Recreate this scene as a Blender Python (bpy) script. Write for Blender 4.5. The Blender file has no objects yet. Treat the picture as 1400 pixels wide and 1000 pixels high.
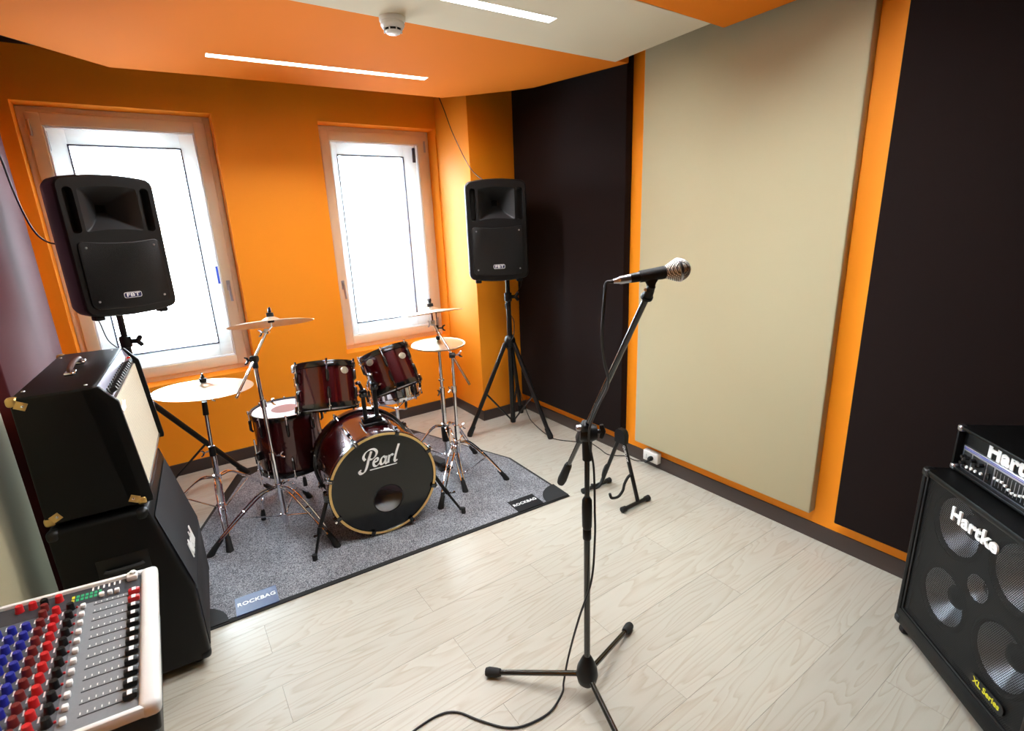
import bpy, bmesh, math, random
from mathutils import Vector, Matrix
random.seed(7)
PI = math.pi
scene = bpy.context.scene
C = scene.collection

# ------------------------------------------------------------------ camera
cam_d = bpy.data.cameras.new('camera')
cam = bpy.data.objects.new('camera', cam_d)
C.objects.link(cam)
yaw, pitch, roll = math.radians(33.9526), math.radians(15.5869), math.radians(-2.3528)
fwd = Vector((math.sin(yaw), math.cos(yaw), 0)); rgt = Vector((math.cos(yaw), -math.sin(yaw), 0)); up = Vector((0, 0, 1))
f2 = fwd * math.cos(pitch) - up * math.sin(pitch)
u2 = up * math.cos(pitch) + fwd * math.sin(pitch)
r3 = rgt * math.cos(roll) + u2 * math.sin(roll)
u3 = u2 * math.cos(roll) - rgt * math.sin(roll)
cam.matrix_world = Matrix(((r3.x, u3.x, -f2.x, 0), (r3.y, u3.y, -f2.y, 0), (r3.z, u3.z, -f2.z, 1.7), (0, 0, 0, 1)))
cam_d.sensor_width = 36.0
cam_d.lens = 700.4357 / 1400 * 36
cam_d.clip_start = 0.02
cam_d.dof.use_dof = True
cam_d.dof.focus_distance = 1.8
cam_d.dof.aperture_fstop = 6.3
scene.camera = cam

# ------------------------------------------------------------------ world and exposure
w = bpy.data.worlds.new('overcast_sky')
scene.world = w
w.use_nodes = True
bgn = w.node_tree.nodes['Background']
# overcast sky above, duller ground (street and facades) below the horizon
_n, _k = w.node_tree.nodes.new, w.node_tree.links.new
_tc = _n('ShaderNodeTexCoord'); _sp = _n('ShaderNodeSeparateXYZ'); _k(_tc.outputs['Generated'], _sp.inputs[0])
_mr = _n('ShaderNodeMapRange'); _mr.inputs['From Min'].default_value = -0.08; _mr.inputs['From Max'].default_value = 0.08; _k(_sp.outputs['Z'], _mr.inputs['Value'])
_mx = _n('ShaderNodeMix'); _mx.data_type = 'RGBA'; _k(_mr.outputs[0], _mx.inputs[0])
_mx.inputs[6].default_value = (0.47, 0.51, 0.56, 1); _mx.inputs[7].default_value = (0.76, 0.88, 1.0, 1)
_k(_mx.outputs[2], bgn.inputs[0])
bgn.inputs[1].default_value = 27.0
scene.view_settings.view_transform = 'Standard'
scene.view_settings.look = 'None'
scene.view_settings.gamma = 1.0
scene.view_settings.use_curve_mapping = False
scene.view_settings.exposure = 0.92
LED = 95.0          # emission strength of the ceiling LED strips

# room numbers
XR, YB, XL, YF = 2.64, 4.235, -0.62, -2.2      # right, back, left, front wall faces
ZC = 2.78
COLX, COLY = 2.167, 3.70

def portal(name, x0, x1, z0, z1, y):
    l = bpy.data.lights.new(name, 'AREA'); l.shape = 'RECTANGLE'; l.size = x1 - x0; l.size_y = z1 - z0
    l.cycles.is_portal = True
    o = bpy.data.objects.new(name, l); C.objects.link(o)
    o.location = ((x0 + x1) / 2, y, (z0 + z1) / 2); o.rotation_euler = (-PI / 2, 0, 0)   # faces -Y, into the room
portal('sky_portal', -0.513, 0.4985, 0.695, 2.487, YB + 0.42)
portal('sky_portal', 1.197, 2.167, 0.695, 2.487, YB + 0.42)

# ------------------------------------------------------------------ mesh builder
def smooth(pts, n=6, closed=False):
    P = [Vector(p) for p in pts]
    out = []
    N = len(P)
    rng = range(N if closed else N - 1)
    for i in rng:
        if closed:
            p0, p1, p2, p3 = P[(i - 1) % N], P[i], P[(i + 1) % N], P[(i + 2) % N]
        else:
            p1, p2 = P[i], P[i + 1]
            p0 = P[i - 1] if i > 0 else p1 * 2 - p2
            p3 = P[i + 2] if i + 2 < N else p2 * 2 - p1
        for k in range(n):
            t = k / n
            out.append(0.5 * ((2 * p1) + (p2 - p0) * t + (2 * p0 - 5 * p1 + 4 * p2 - p3) * t * t + (3 * p1 - p0 - 3 * p2 + p3) * t ** 3))
    if not closed:
        out.append(P[-1])
    return out

def frame_of(axis, hint=None):
    a = Vector(axis).normalized()
    h = Vector(hint) if hint is not None else (Vector((0, 0, 1)) if abs(a.z) < 0.9 else Vector((1, 0, 0)))
    u = h.cross(a).normalized()
    v = a.cross(u).normalized()
    return u, v, a

class MB:
    def __init__(self):
        self.v, self.f, self.m = [], [], []
    def add(self, vs, fs, mi=0):
        b = len(self.v)
        self.v += [Vector(p) for p in vs]
        self.f += [tuple(i + b for i in f) for f in fs]
        self.m += [mi] * len(fs)
        return self
    def bm(self, b, mat=None, mi=0):
        b.verts.index_update()
        vs = [(mat @ v.co if mat else v.co.copy()) for v in b.verts]
        fs = [[v.index for v in f.verts] for f in b.faces]
        b.free()
        return self.add(vs, fs, mi)
    def box(self, c, s, mat=None, bev=0.0, seg=2, mi=0):
        b = bmesh.new()
        bmesh.ops.create_cube(b, size=1)
        for v in b.verts:
            v.co = Vector((v.co.x * s[0], v.co.y * s[1], v.co.z * s[2]))
        if bev:
            bmesh.ops.bevel(b, geom=b.edges[:], offset=min(bev, min(s) * 0.49), segments=seg, affect='EDGES', profile=0.5)
        M = Matrix.Translation(Vector(c)) @ (mat.to_4x4() if mat else Matrix())
        return self.bm(b, M, mi)
    def box2(self, a, b, bev=0.0, seg=2, mi=0):
        a, b = Vector(a), Vector(b)
        return self.box((a + b) / 2, [abs(b[i] - a[i]) for i in range(3)], None, bev, seg, mi)
    def tube(self, pts, r, seg=10, closed=False, caps=True, mi=0):
        P = [Vector(p) for p in pts]
        n = len(P)
        rr = r if isinstance(r, (list, tuple)) else [r] * n
        T = []
        for i in range(n):
            if closed:
                t = P[(i + 1) % n] - P[(i - 1) % n]
            else:
                t = P[min(i + 1, n - 1)] - P[max(i - 1, 0)]
            T.append(t.normalized() if t.length > 1e-9 else Vector((0, 0, 1)))
        u, v, _ = frame_of(T[0])
        vs, fs = [], []
        for i in range(n):
            if i:
                q = T[i - 1].rotation_difference(T[i])
                u = q @ u
                u = (u - T[i] * u.dot(T[i])).normalized()
            v = T[i].cross(u)
            for k in range(seg):
                a = 2 * PI * k / seg
                vs.append(P[i] + (u * math.cos(a) + v * math.sin(a)) * rr[i])
        for i in range(n if closed else n - 1):
            j = (i + 1) % n
            for k in range(seg):
                k2 = (k + 1) % seg
                fs.append((i * seg + k, i * seg + k2, j * seg + k2, j * seg + k))
        if caps and not closed:
            fs.append(tuple(reversed(range(seg))))
            fs.append(tuple((n - 1) * seg + k for k in range(seg)))
        return self.add(vs, fs, mi)
    def cyl(self, a, b, r, r2=None, seg=20, mi=0):
        return self.tube([a, b], [r, r if r2 is None else r2], seg, mi=mi)
    def lathe(self, prof, o=(0, 0, 0), axis=(0, 0, 1), seg=32, closed=False, caps=True, mi=0):
        u, v, a = frame_of(axis)
        o = Vector(o)
        vs, fs = [], []
        n = len(prof)
        for (r, z) in prof:
            for k in range(seg):
                t = 2 * PI * k / seg
                vs.append(o + a * z + (u * math.cos(t) + v * math.sin(t)) * max(r, 1e-5))
        for i in range(n if closed else n - 1):
            j = (i + 1) % n
            for k in range(seg):
                k2 = (k + 1) % seg
                fs.append((i * seg + k, i * seg + k2, j * seg + k2, j * seg + k))
        if caps and not closed:
            if prof[0][0] > 1e-4: fs.append(tuple(reversed(range(seg))))
            if prof[-1][0] > 1e-4: fs.append(tuple((n - 1) * seg + k for k in range(seg)))
        return self.add(vs, fs, mi)
    def loft(self, rings, cap0=True, cap1=True, mi=0):
        n = len(rings[0])
        vs = [p for r in rings for p in r]
        fs = []
        for i in range(len(rings) - 1):
            for k in range(n):
                k2 = (k + 1) % n
                fs.append((i * n + k, i * n + k2, (i + 1) * n + k2, (i + 1) * n + k))
        if cap0: fs.append(tuple(reversed(range(n))))
        if cap1: fs.append(tuple((len(rings) - 1) * n + k for k in range(n)))
        return self.add(vs, fs, mi)
    def prism(self, poly, o, u, v, w_, t0, t1, mi=0):
        o, u, v, w_ = Vector(o), Vector(u), Vector(v), Vector(w_)
        return self.loft([[o + u * p[0] + v * p[1] + w_ * t for p in poly] for t in (t0, t1)], mi=mi)
    def holed(self, loops, mi=0):
        """flat face with holes: loops of points, the first one outer"""
        b = bmesh.new()
        es = []
        for L in loops:
            vv = [b.verts.new(p) for p in L]
            for i in range(len(vv)):
                es.append(b.edges.new((vv[i], vv[(i + 1) % len(vv)])))
        bmesh.ops.triangle_fill(b, edges=es, use_beauty=True, use_dissolve=False)
        return self.bm(b, None, mi)
    def mesh(self, me, mat, mi=0):
        self.add([mat @ v.co for v in me.vertices], [tuple(p.vertices) for p in me.polygons], mi)
        return self
    def stroke(self, pts, o, u, v, n, wmin, wmax, pen=0.9, th=0.002, k=6, mi=0):
        """flat brush stroke of changing width on the plane (o, u, v), raised by th along n"""
        P = smooth([(p[0], p[1], 0) for p in pts], k)
        L, R = [], []
        for i, p in enumerate(P):
            t = (P[min(i + 1, len(P) - 1)] - P[max(i - 1, 0)])
            t = t.normalized() if t.length > 1e-9 else Vector((1, 0, 0))
            ang = math.atan2(t.y, t.x)
            wd = (wmin + (wmax - wmin) * abs(math.sin(ang - pen))) / 2
            nn = Vector((-t.y, t.x, 0))
            L.append(p + nn * wd); R.append(p - nn * wd)
        o, u, v, n = Vector(o), Vector(u), Vector(v), Vector(n)
        w3 = lambda q, h: o + u * q.x + v * q.y + n * h
        vs = [w3(q, th) for q in L] + [w3(q, th) for q in R] + [w3(q, 0) for q in L] + [w3(q, 0) for q in R]
        m = len(P)
        fs = []
        for i in range(m - 1):
            fs.append((i, m + i, m + i + 1, i + 1))
            fs.append((i, i + 1, 2 * m + i + 1, 2 * m + i))
            fs.append((m + i, 3 * m + i, 3 * m + i + 1, m + i + 1))
        return self.add(vs, fs, mi)
    def build(self, name, mat, parent=None, sub=(0, 0, 0), ang=38, recalc=True):
        me = bpy.data.meshes.new(name)
        s = Vector(sub)
        me.from_pydata([tuple(p - s) for p in self.v], [], self.f)
        mats = mat if isinstance(mat, (list, tuple)) else [mat]
        for m in mats: me.materials.append(m)
        if len(mats) > 1:
            for i, p in enumerate(me.polygons): p.material_index = self.m[i]
        if recalc:
            b = bmesh.new(); b.from_mesh(me)
            bmesh.ops.recalc_face_normals(b, faces=b.faces[:])
            b.to_mesh(me); b.free()
        me.shade_smooth()
        me.set_sharp_from_angle(angle=math.radians(ang))
        o = bpy.data.objects.new(name, me)
        C.objects.link(o)
        if parent is not None: o.parent = parent
        return o

def thing(name, label, cat, loc=(0, 0, 0), rotz=0.0, group=None, matrix=None):
    o = bpy.data.objects.new(name, None)
    o.empty_display_size = 0.05
    C.objects.link(o)
    if matrix is not None: o.matrix_world = matrix
    else:
        o.location = loc; o.rotation_euler = (0, 0, rotz)
    return tag(o, label, cat, group)

def tag(o, label, cat, group=None):
    o['label'] = label; o['category'] = cat
    if group: o['group'] = group
    return o

def struct(o, label=None):
    o['kind'] = 'structure'
    if label: o['label'] = label
    return o

def copy_part(o, parent, loc, rot=None):
    c = o.copy(); C.objects.link(c); c.parent = parent; c.location = loc
    if rot is not None: c.rotation_euler = rot
    return c

def text_mesh(body, size, extrude=0.001, shear=0.0, offset=0.0, spacing=1.0, ax='CENTER'):
    cu = bpy.data.curves.new('lettering', 'FONT')
    cu.body = body; cu.size = size; cu.extrude = extrude; cu.shear = shear; cu.offset = offset
    cu.space_character = spacing; cu.align_x = ax; cu.align_y = 'CENTER'; cu.resolution_u = 4
    o = bpy.data.objects.new('lettering', cu)
    C.objects.link(o)
    dg = bpy.context.evaluated_depsgraph_get()
    me = bpy.data.meshes.new_from_object(o.evaluated_get(dg))
    bpy.data.objects.remove(o); bpy.data.curves.remove(cu)
    return me

def text_part(name, body, size, o, u, n, mat, parent, sx=1.0, sub=(0, 0, 0), **kw):
    """lettering lying on the plane at o; u = reading direction, n = outward normal"""
    me = text_mesh(body, size, **kw)
    u, n = Vector(u).normalized(), Vector(n).normalized()
    v = n.cross(u).normalized()
    M = Matrix(((u.x * sx, v.x, n.x, o[0]), (u.y * sx, v.y, n.y, o[1]), (u.z * sx, v.z, n.z, o[2]), (0, 0, 0, 1)))
    mb = MB().mesh(me, M)
    bpy.data.meshes.remove(me)
    return mb.build(name, mat, parent, sub, recalc=False)

def rrect(w, h, r, n=5, bt=0.0, bb=0.0, cx=0.0, cy=0.0, ne=6):
    """rounded rectangle outline (counter-clockwise), top and bottom edge may bulge"""
    pts = []
    for (sx, sy, a0) in ((1, -1, -PI / 2), (1, 1, 0), (-1, 1, PI / 2), (-1, -1, PI)):
        for k in range(n + 1):
            a = a0 + (PI / 2) * k / n
            pts.append((sx * (w / 2 - r) + r * math.cos(a), sy * (h / 2 - r) + r * math.sin(a)))
        if sx == 1 and sy == 1:
            for k in range(1, ne): pts.append((w / 2 - r - (w - 2 * r) * k / ne, h / 2))
        if sx == -1 and sy == -1:
            for k in range(1, ne): pts.append((-w / 2 + r + (w - 2 * r) * k / ne, -h / 2))
    out = []
    for x, y in pts:
        b = (bt if y > 0 else -bb) * (1 - (2 * x / w) ** 2)
        out.append((x + cx, y + b + cy))
    return out

# ------------------------------------------------------------------ materials
def lin(r, g, b):
    f = lambda c: (c / 255 / 12.92) if c / 255 <= 0.04045 else ((c / 255 + 0.055) / 1.055) ** 2.4
    return (f(r), f(g), f(b), 1)

MATS = {}
def mat(name, col, rough=0.5, metal=0.0, coat=0.0, spec=0.5, bump=None, var=None, sheen=0.0, emit=None):
    """bump=(scale, strength, distance), var=(scale, amount): procedural noise on relief and on colour"""
    m = bpy.data.materials.new(name); m.use_nodes = True
    nt = m.node_tree; b = nt.nodes['Principled BSDF']
    b.inputs['Base Color'].default_value = col
    b.inputs['Roughness'].default_value = rough
    b.inputs['Metallic'].default_value = metal
    b.inputs['Coat Weight'].default_value = coat
    b.inputs['Coat Roughness'].default_value = 0.06
    b.inputs['Specular IOR Level'].default_value = spec
    b.inputs['Sheen Weight'].default_value = sheen
    tc = nt.nodes.new('ShaderNodeTexCoord')
    if emit:
        b.inputs['Emission Color'].default_value = emit[0]
        b.inputs['Emission Strength'].default_value = emit[1]
    if bump:
        n = nt.nodes.new('ShaderNodeTexNoise'); n.inputs['Scale'].default_value = bump[0]; n.inputs['Detail'].default_value = 4
        bp = nt.nodes.new('ShaderNodeBump'); bp.inputs['Strength'].default_value = bump[1]; bp.inputs['Distance'].default_value = bump[2]
        nt.links.new(tc.outputs['Object'], n.inputs['Vector'])
        nt.links.new(n.outputs['Fac'], bp.inputs['Height']); nt.links.new(bp.outputs['Normal'], b.inputs['Normal'])
    if var:
        n = nt.nodes.new('ShaderNodeTexNoise'); n.inputs['Scale'].default_value = var[0]; n.inputs['Detail'].default_value = 5
        r = nt.nodes.new('ShaderNodeMapRange')
        r.inputs['To Min'].default_value = 1 - var[1]; r.inputs['To Max'].default_value = 1 + var[1]
        mx = nt.nodes.new('ShaderNodeMix'); mx.data_type = 'RGBA'; mx.blend_type = 'MULTIPLY'; mx.inputs[0].default_value = 1
        mx.inputs[6].default_value = col
        nt.links.new(tc.outputs['Object'], n.inputs['Vector'])
        nt.links.new(n.outputs['Fac'], r.inputs['Value']); nt.links.new(r.outputs['Result'], mx.inputs[7])
        nt.links.new(mx.outputs[2], b.inputs['Base Color'])
    MATS[name] = m
    return m

ORANGE = mat('orange_paint', lin(253, 153, 24), 0.6, spec=0.35, bump=(160, 0.12, 0.002), var=(3, 0.03))
ORANGE_FAB = mat('orange_fabric', lin(222, 122, 26), 0.9, spec=0.10, bump=(500, 0.15, 0.001))
CREAM_FAB = mat('cream_fabric', lin(186, 177, 146), 0.9, spec=0.1, bump=(600, 0.2, 0.001), var=(2, 0.03))
CREAM_CEIL = mat('cream_ceiling_fabric', lin(212, 203, 180), 0.9, spec=0.1, bump=(600, 0.2, 0.001), var=(2, 0.03))
DARK_FAB = mat('dark_brown_fabric', lin(24, 13, 11), 0.8, spec=0.12, bump=(600, 0.2, 0.001), sheen=0.03)
SHEEN_TINT_FAB = mat('dark_fabric_sheen_tint', lin(88, 44, 50), 0.8, spec=0.04, bump=(600, 0.2, 0.001), sheen=0.06)  # glancing window sheen on the dark panel, put into its base colour
BASEB = mat('dark_brown_baseboard', lin(62, 50, 46), 0.35, bump=(60, 0.05, 0.001))
DARK_CEIL = mat('black_ceiling_paint', lin(28, 24, 22), 0.8, bump=(90, 0.1, 0.002))
PLAST_WHITE = mat('white_plastic', lin(224, 223, 219), 0.35, bump=(30, 0.02, 0.001))
WIN_FRAME = mat('ivory_window_frame', lin(238, 219, 188), 0.4, bump=(40, 0.03, 0.001))
WIN_WHITE = mat('white_window_frame', lin(245, 246, 248), 0.4, bump=(40, 0.03, 0.001))
GASKET = mat('grey_gasket', lin(40, 40, 62), 0.7, bump=(80, 0.05, 0.001))
BLACK_PL = mat('black_plastic', lin(12, 12, 13), 0.42, spec=0.35, bump=(350, 0.12, 0.0006))
BLACK_GLOSS = mat('black_lacquer', lin(12, 12, 13), 0.2, coat=0.6, bump=(40, 0.02, 0.001))
BLACK_METAL = mat('black_powder_coat', lin(20, 20, 21), 0.35, metal=0.2, bump=(300, 0.06, 0.0005))
RUBBER = mat('black_rubber', lin(18, 18, 18), 0.75, bump=(120, 0.1, 0.0008))
TOLEX = mat('black_tolex', lin(7, 7, 7), 0.42, spec=0.22, bump=(420, 0.4, 0.0010))
CHROME = mat('chrome', lin(232, 232, 236), 0.09, metal=1.0, bump=(12, 0.01, 0.001))
STEEL = mat('brushed_steel', lin(190, 190, 196), 0.28, metal=1.0, bump=(200, 0.03, 0.0004))
BRASS = mat('pale_brass', lin(214, 180, 110), 0.32, metal=0.85, bump=(60, 0.05, 0.0008))
WINE = mat('wine_red_lacquer', lin(72, 4, 10), 0.24, metal=0.4, coat=1.0, bump=(700, 0.03, 0.0003), var=(8, 0.05))
HEAD_W = mat('coated_white_drumhead', lin(226, 222, 224), 0.5, bump=(400, 0.08, 0.0005))
HEAD_DOT = mat('worn_drumhead_dot', lin(150, 96, 88), 0.6, var=(14, 0.12))
HEAD_B = mat('black_drumhead', lin(12, 13, 12), 0.16, coat=0.0, bump=(8, 0.01, 0.001))
GOLD_IN = mat('gold_hoop_inlay', lin(214, 180, 112), 0.4, metal=0.3, bump=(90, 0.05, 0.0005))
WHITE_INK = mat('white_print', lin(238, 238, 236), 0.5, bump=(80, 0.02, 0.0003))
YELLOW_INK = mat('yellow_print', lin(220, 214, 40), 0.5, bump=(80, 0.02, 0.0003))
BLUE_INK = mat('blue_print', lin(40, 62, 170), 0.4, bump=(80, 0.02, 0.0003))
CABLE = mat('black_cable', lin(20, 20, 22), 0.5, bump=(200, 0.05, 0.0003))
PILLOW = mat('grey_pillow_cloth', lin(205, 205, 206), 0.9, bump=(60, 0.3, 0.004))
ALU = mat('bright_aluminium', lin(205, 208, 216), 0.3, metal=1.0, bump=(150, 0.06, 0.0006))
def cymbal_mat():
    m = mat('cymbal_bronze', lin(232, 214, 190), 0.36, metal=1.0)
    nt = m.node_tree; b = nt.nodes['Principled BSDF']; tc = nt.nodes['Texture Coordinate']
    wv = nt.nodes.new('ShaderNodeTexWave'); wv.wave_type = 'RINGS'; wv.rings_direction = 'Z'; wv.inputs['Scale'].default_value = 120; wv.inputs['Distortion'].default_value = 0.4
    bp = nt.nodes.new('ShaderNodeBump'); bp.inputs['Strength'].default_value = 0.12; bp.inputs['Distance'].default_value = 0.0006
    nt.links.new(tc.outputs['Object'], wv.inputs['Vector']); nt.links.new(wv.outputs['Fac'], bp.inputs['Height']); nt.links.new(bp.outputs['Normal'], b.inputs['Normal'])
    return m
CYMBAL = cymbal_mat()

def wood_mat():
    m = bpy.data.materials.new('pale_ash_laminate'); m.use_nodes = True
    nt = m.node_tree; b = nt.nodes['Principled BSDF']; N = nt.nodes.new; K = nt.links.new
    tc = N('ShaderNodeTexCoord'); oi = N('ShaderNodeObjectInfo')
    off = N('ShaderNodeVectorMath'); off.operation = 'SCALE'; K(oi.outputs['Location'], off.inputs[0]); off.inputs['Scale'].default_value = 7.31
    ad = N('ShaderNodeVectorMath'); ad.operation = 'ADD'; K(tc.outputs['Object'], ad.inputs[0]); K(off.outputs[0], ad.inputs[1])
    mp = N('ShaderNodeMapping'); mp.inputs['Scale'].default_value = (0.9, 7.0, 1.0); K(ad.outputs[0], mp.inputs['Vector'])
    n1 = N('ShaderNodeTexNoise'); n1.inputs['Scale'].default_value = 1.1; n1.inputs['Detail'].default_value = 2.0; n1.inputs['Distortion'].default_value = 0.3; K(mp.outputs[0], n1.inputs['Vector'])
    # contour lines of a stretched noise give the cathedral grain
    mu = N('ShaderNodeMath'); mu.operation = 'MULTIPLY'; mu.inputs[1].default_value = 15.0; K(n1.outputs['Fac'], mu.inputs[0])
    fr = N('ShaderNodeMath'); fr.operation = 'FRACT'; K(mu.outputs[0], fr.inputs[0])
    rp = N('ShaderNodeValToRGB'); e = rp.color_ramp.elements
    e[0].position = 0.0; e[0].color = (0.0, 0, 0, 1); e[1].position = 1.0; e[1].color = (0, 0, 0, 1)
    e2 = rp.color_ramp.elements.new(0.55); e2.color = (0.15, 0.15, 0.15, 1)
    e3 = rp.color_ramp.elements.new(0.9); e3.color = (0.75, 0.75, 0.75, 1)
    K(fr.outputs[0], rp.inputs['Fac'])
    mp2 = N('ShaderNodeMapping'); mp2.inputs['Scale'].default_value = (5.0, 130.0, 1.0); K(ad.outputs[0], mp2.inputs['Vector'])
    n2 = N('ShaderNodeTexNoise'); n2.inputs['Scale'].default_value = 1.0; n2.inputs['Detail'].default_value = 4.0; K(mp2.outputs[0], n2.inputs['Vector'])
    sm = N('ShaderNodeMath'); sm.operation = 'MULTIPLY'; K(rp.outputs['Color'], sm.inputs[0]); K(n2.outputs['Fac'], sm.inputs[1])
    mx = N('ShaderNodeMix'); mx.data_type = 'RGBA'; K(sm.outputs[0], mx.inputs[0])
    mx.inputs[6].default_value = lin(190, 186, 173); mx.inputs[7].default_value = lin(158, 140, 114)
    tn = N('ShaderNodeMapRange'); tn.inputs['To Min'].default_value = 0.93; tn.inputs['To Max'].default_value = 1.03; K(oi.outputs['Random'], tn.inputs['Value'])
    m2 = N('ShaderNodeMix'); m2.data_type = 'RGBA'; m2.blend_type = 'MULTIPLY'; m2.inputs[0].default_value = 1; K(mx.outputs[2], m2.inputs[6]); K(tn.outputs[0], m2.inputs[7])
    K(m2.outputs[2], b.inputs['Base Color'])
    b.inputs['Roughness'].default_value = 0.34
    bp = N('ShaderNodeBump'); bp.inputs['Strength'].default_value = 0.05; bp.inputs['Distance'].default_value = 0.001; K(n2.outputs['Fac'], bp.inputs['Height']); K(bp.outputs[0], b.inputs['Normal'])
    return m
WOOD = wood_mat()

def carpet_mat():
    m = mat('grey_carpet', lin(112, 114, 122), 0.95)
    nt = m.node_tree; b = nt.nodes['Principled BSDF']; tc = nt.nodes['Texture Coordinate']; N = nt.nodes.new; K = nt.links.new
    n = N('ShaderNodeTexNoise'); n.inputs['Scale'].default_value = 190; n.inputs['Detail'].default_value = 3; K(tc.outputs['Object'], n.inputs['Vector'])
    r = N('ShaderNodeValToRGB'); r.color_ramp.elements[0].position = 0.36; r.color_ramp.elements[0].color = lin(70, 72, 80); r.color_ramp.elements[1].position = 0.64; r.color_ramp.elements[1].color = lin(172, 174, 180)
    K(n.outputs['Fac'], r.inputs['Fac'])
    n2 = N('ShaderNodeTexNoise'); n2.inputs['Scale'].default_value = 5; n2.inputs['Detail'].default_value = 3; K(tc.outputs['Object'], n2.inputs['Vector'])
    mr = N('ShaderNodeMapRange'); mr.inputs['From Min'].default_value = 0.35; mr.inputs['From Max'].default_value = 0.65; mr.inputs['To Min'].default_value = 0.82; mr.inputs['To Max'].default_value = 1.08; K(n2.outputs['Fac'], mr.inputs['Value'])
    mx = N('ShaderNodeMix'); mx.data_type = 'RGBA'; mx.blend_type = 'MULTIPLY'; mx.inputs[0].default_value = 1; K(r.outputs['Color'], mx.inputs[6]); K(mr.outputs[0], mx.inputs[7])
    K(mx.outputs[2], b.inputs['Base Color'])
    bp = N('ShaderNodeBump'); bp.inputs['Strength'].default_value = 0.6; bp.inputs['Distance'].default_value = 0.003; K(n.outputs['Fac'], bp.inputs['Height']); K(bp.outputs[0], b.inputs['Normal'])
    return m
CARPET = carpet_mat()

def grid_nodes(nt, scale, axes, offset_rows=True):
    """distance to the nearest hole centre of a staggered grid on two object axes, in units of the pitch"""
    N = nt.nodes.new; K = nt.links.new
    tc = N('ShaderNodeTexCoord'); sp = N('ShaderNodeSeparateXYZ'); K(tc.outputs['Object'], sp.inputs[0])
    def mth(op, a, b=None):
        n = N('ShaderNodeMath'); n.operation = op
        for i, q in enumerate((a, b)):
            if q is None: continue
            if isinstance(q, (int, float)): n.inputs[i].default_value = q
            else: K(q, n.inputs[i])
        return n.outputs[0]
    x = mth('MULTIPLY', sp.outputs[axes[0]], scale); y = mth('MULTIPLY', sp.outputs[axes[1]], scale)
    row = mth('FLOOR', y)
    half = mth('MULTIPLY', mth('MODULO', mth('ABSOLUTE', row), 2.0), 0.5)
    fx = mth('SUBTRACT', mth('FRACT', mth('ADD', x, half)), 0.5); fy = mth('SUBTRACT', mth('FRACT', y), 0.5)
    return mth('SQRT', mth('ADD', mth('MULTIPLY', fx, fx), mth('MULTIPLY', fy, fy))), mth

def perforated(name, pitch, axes, col, open_=True, rad=0.36):
    m = mat(name, col, 0.45, metal=0.3)
    nt = m.node_tree; b = nt.nodes['Principled BSDF']
    d, mth = grid_nodes(nt, 1 / pitch, axes)
    hole = mth('LESS_THAN', d, rad)
    if open_:
        nt.links.new(mth('SUBTRACT', 1.0, hole), b.inputs['Alpha'])
    else:
        mx = nt.nodes.new('ShaderNodeMix'); mx.data_type = 'RGBA'; nt.links.new(hole, mx.inputs[0])
        mx.inputs[6].default_value = col; mx.inputs[7].default_value = lin(6, 6, 6)
        nt.links.new(mx.outputs[2], b.inputs['Base Color'])
        bp = nt.nodes.new('ShaderNodeBump'); bp.inputs['Strength'].default_value = 0.5; bp.inputs['Distance'].default_value = 0.001; bp.invert = True
        nt.links.new(hole, bp.inputs['Height']); nt.links.new(bp.outputs[0], b.inputs['Normal'])
    return m
GRILLE_PA = perforated('perforated_black_steel', 0.007, ('X', 'Z'), lin(15, 15, 16), open_=False)
GRILLE_BASS = perforated('open_perforated_steel', 0.0062, ('X', 'Z'), lin(17, 17, 18), open_=True, rad=0.40)

def cloth_grille(name, c1, c2, scale, ax):
    m = mat(name, c1, 0.8)
    nt = m.node_tree; b = nt.nodes['Principled BSDF']
    d, mth = grid_nodes(nt, scale, ax)
    mx = nt.nodes.new('ShaderNodeMix'); mx.data_type = 'RGBA'; nt.links.new(mth('LESS_THAN', d, 0.3), mx.inputs[0])
    mx.inputs[6].default_value = c1; mx.inputs[7].default_value = c2
    nt.links.new(mx.outputs[2], b.inputs['Base Color'])
    return m
SILVER_CLOTH = cloth_grille('silver_grille_cloth', lin(222, 214, 190), lin(186, 178, 158), 140, ('Y', 'Z'))
BLACK_CLOTH = cloth_grille('black_grille_cloth', lin(30, 31, 36), lin(14, 14, 16), 200, ('Y', 'Z'))

def glass_mat():
    m = bpy.data.materials.new('window_glass'); m.use_nodes = True
    nt = m.node_tree; nt.nodes.clear(); N = nt.nodes.new; K = nt.links.new
    o = N('ShaderNodeOutputMaterial'); t = N('ShaderNodeBsdfTransparent'); t.inputs[0].default_value = (0.97, 0.985, 0.98, 1)
    g = N('ShaderNodeBsdfGlossy'); g.inputs['Roughness'].default_value = 0.02
    f = N('ShaderNodeFresnel'); f.inputs['IOR'].default_value = 1.45
    mx = N('ShaderNodeMixShader'); K(f.outputs[0], mx.inputs[0]); K(t.outputs[0], mx.inputs[1]); K(g.outputs[0], mx.inputs[2]); K(mx.outputs[0], o.inputs[0])
    return m
GLASS = glass_mat()
LAMP = mat('lit_led_diffuser', (1, 1, 1, 1), 0.5, emit=((0.93, 0.97, 1.0, 1), LED))
LEDG = mat('green_led', lin(30, 120, 80), 0.4, emit=(lin(40, 190, 120), 0.25))

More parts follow.
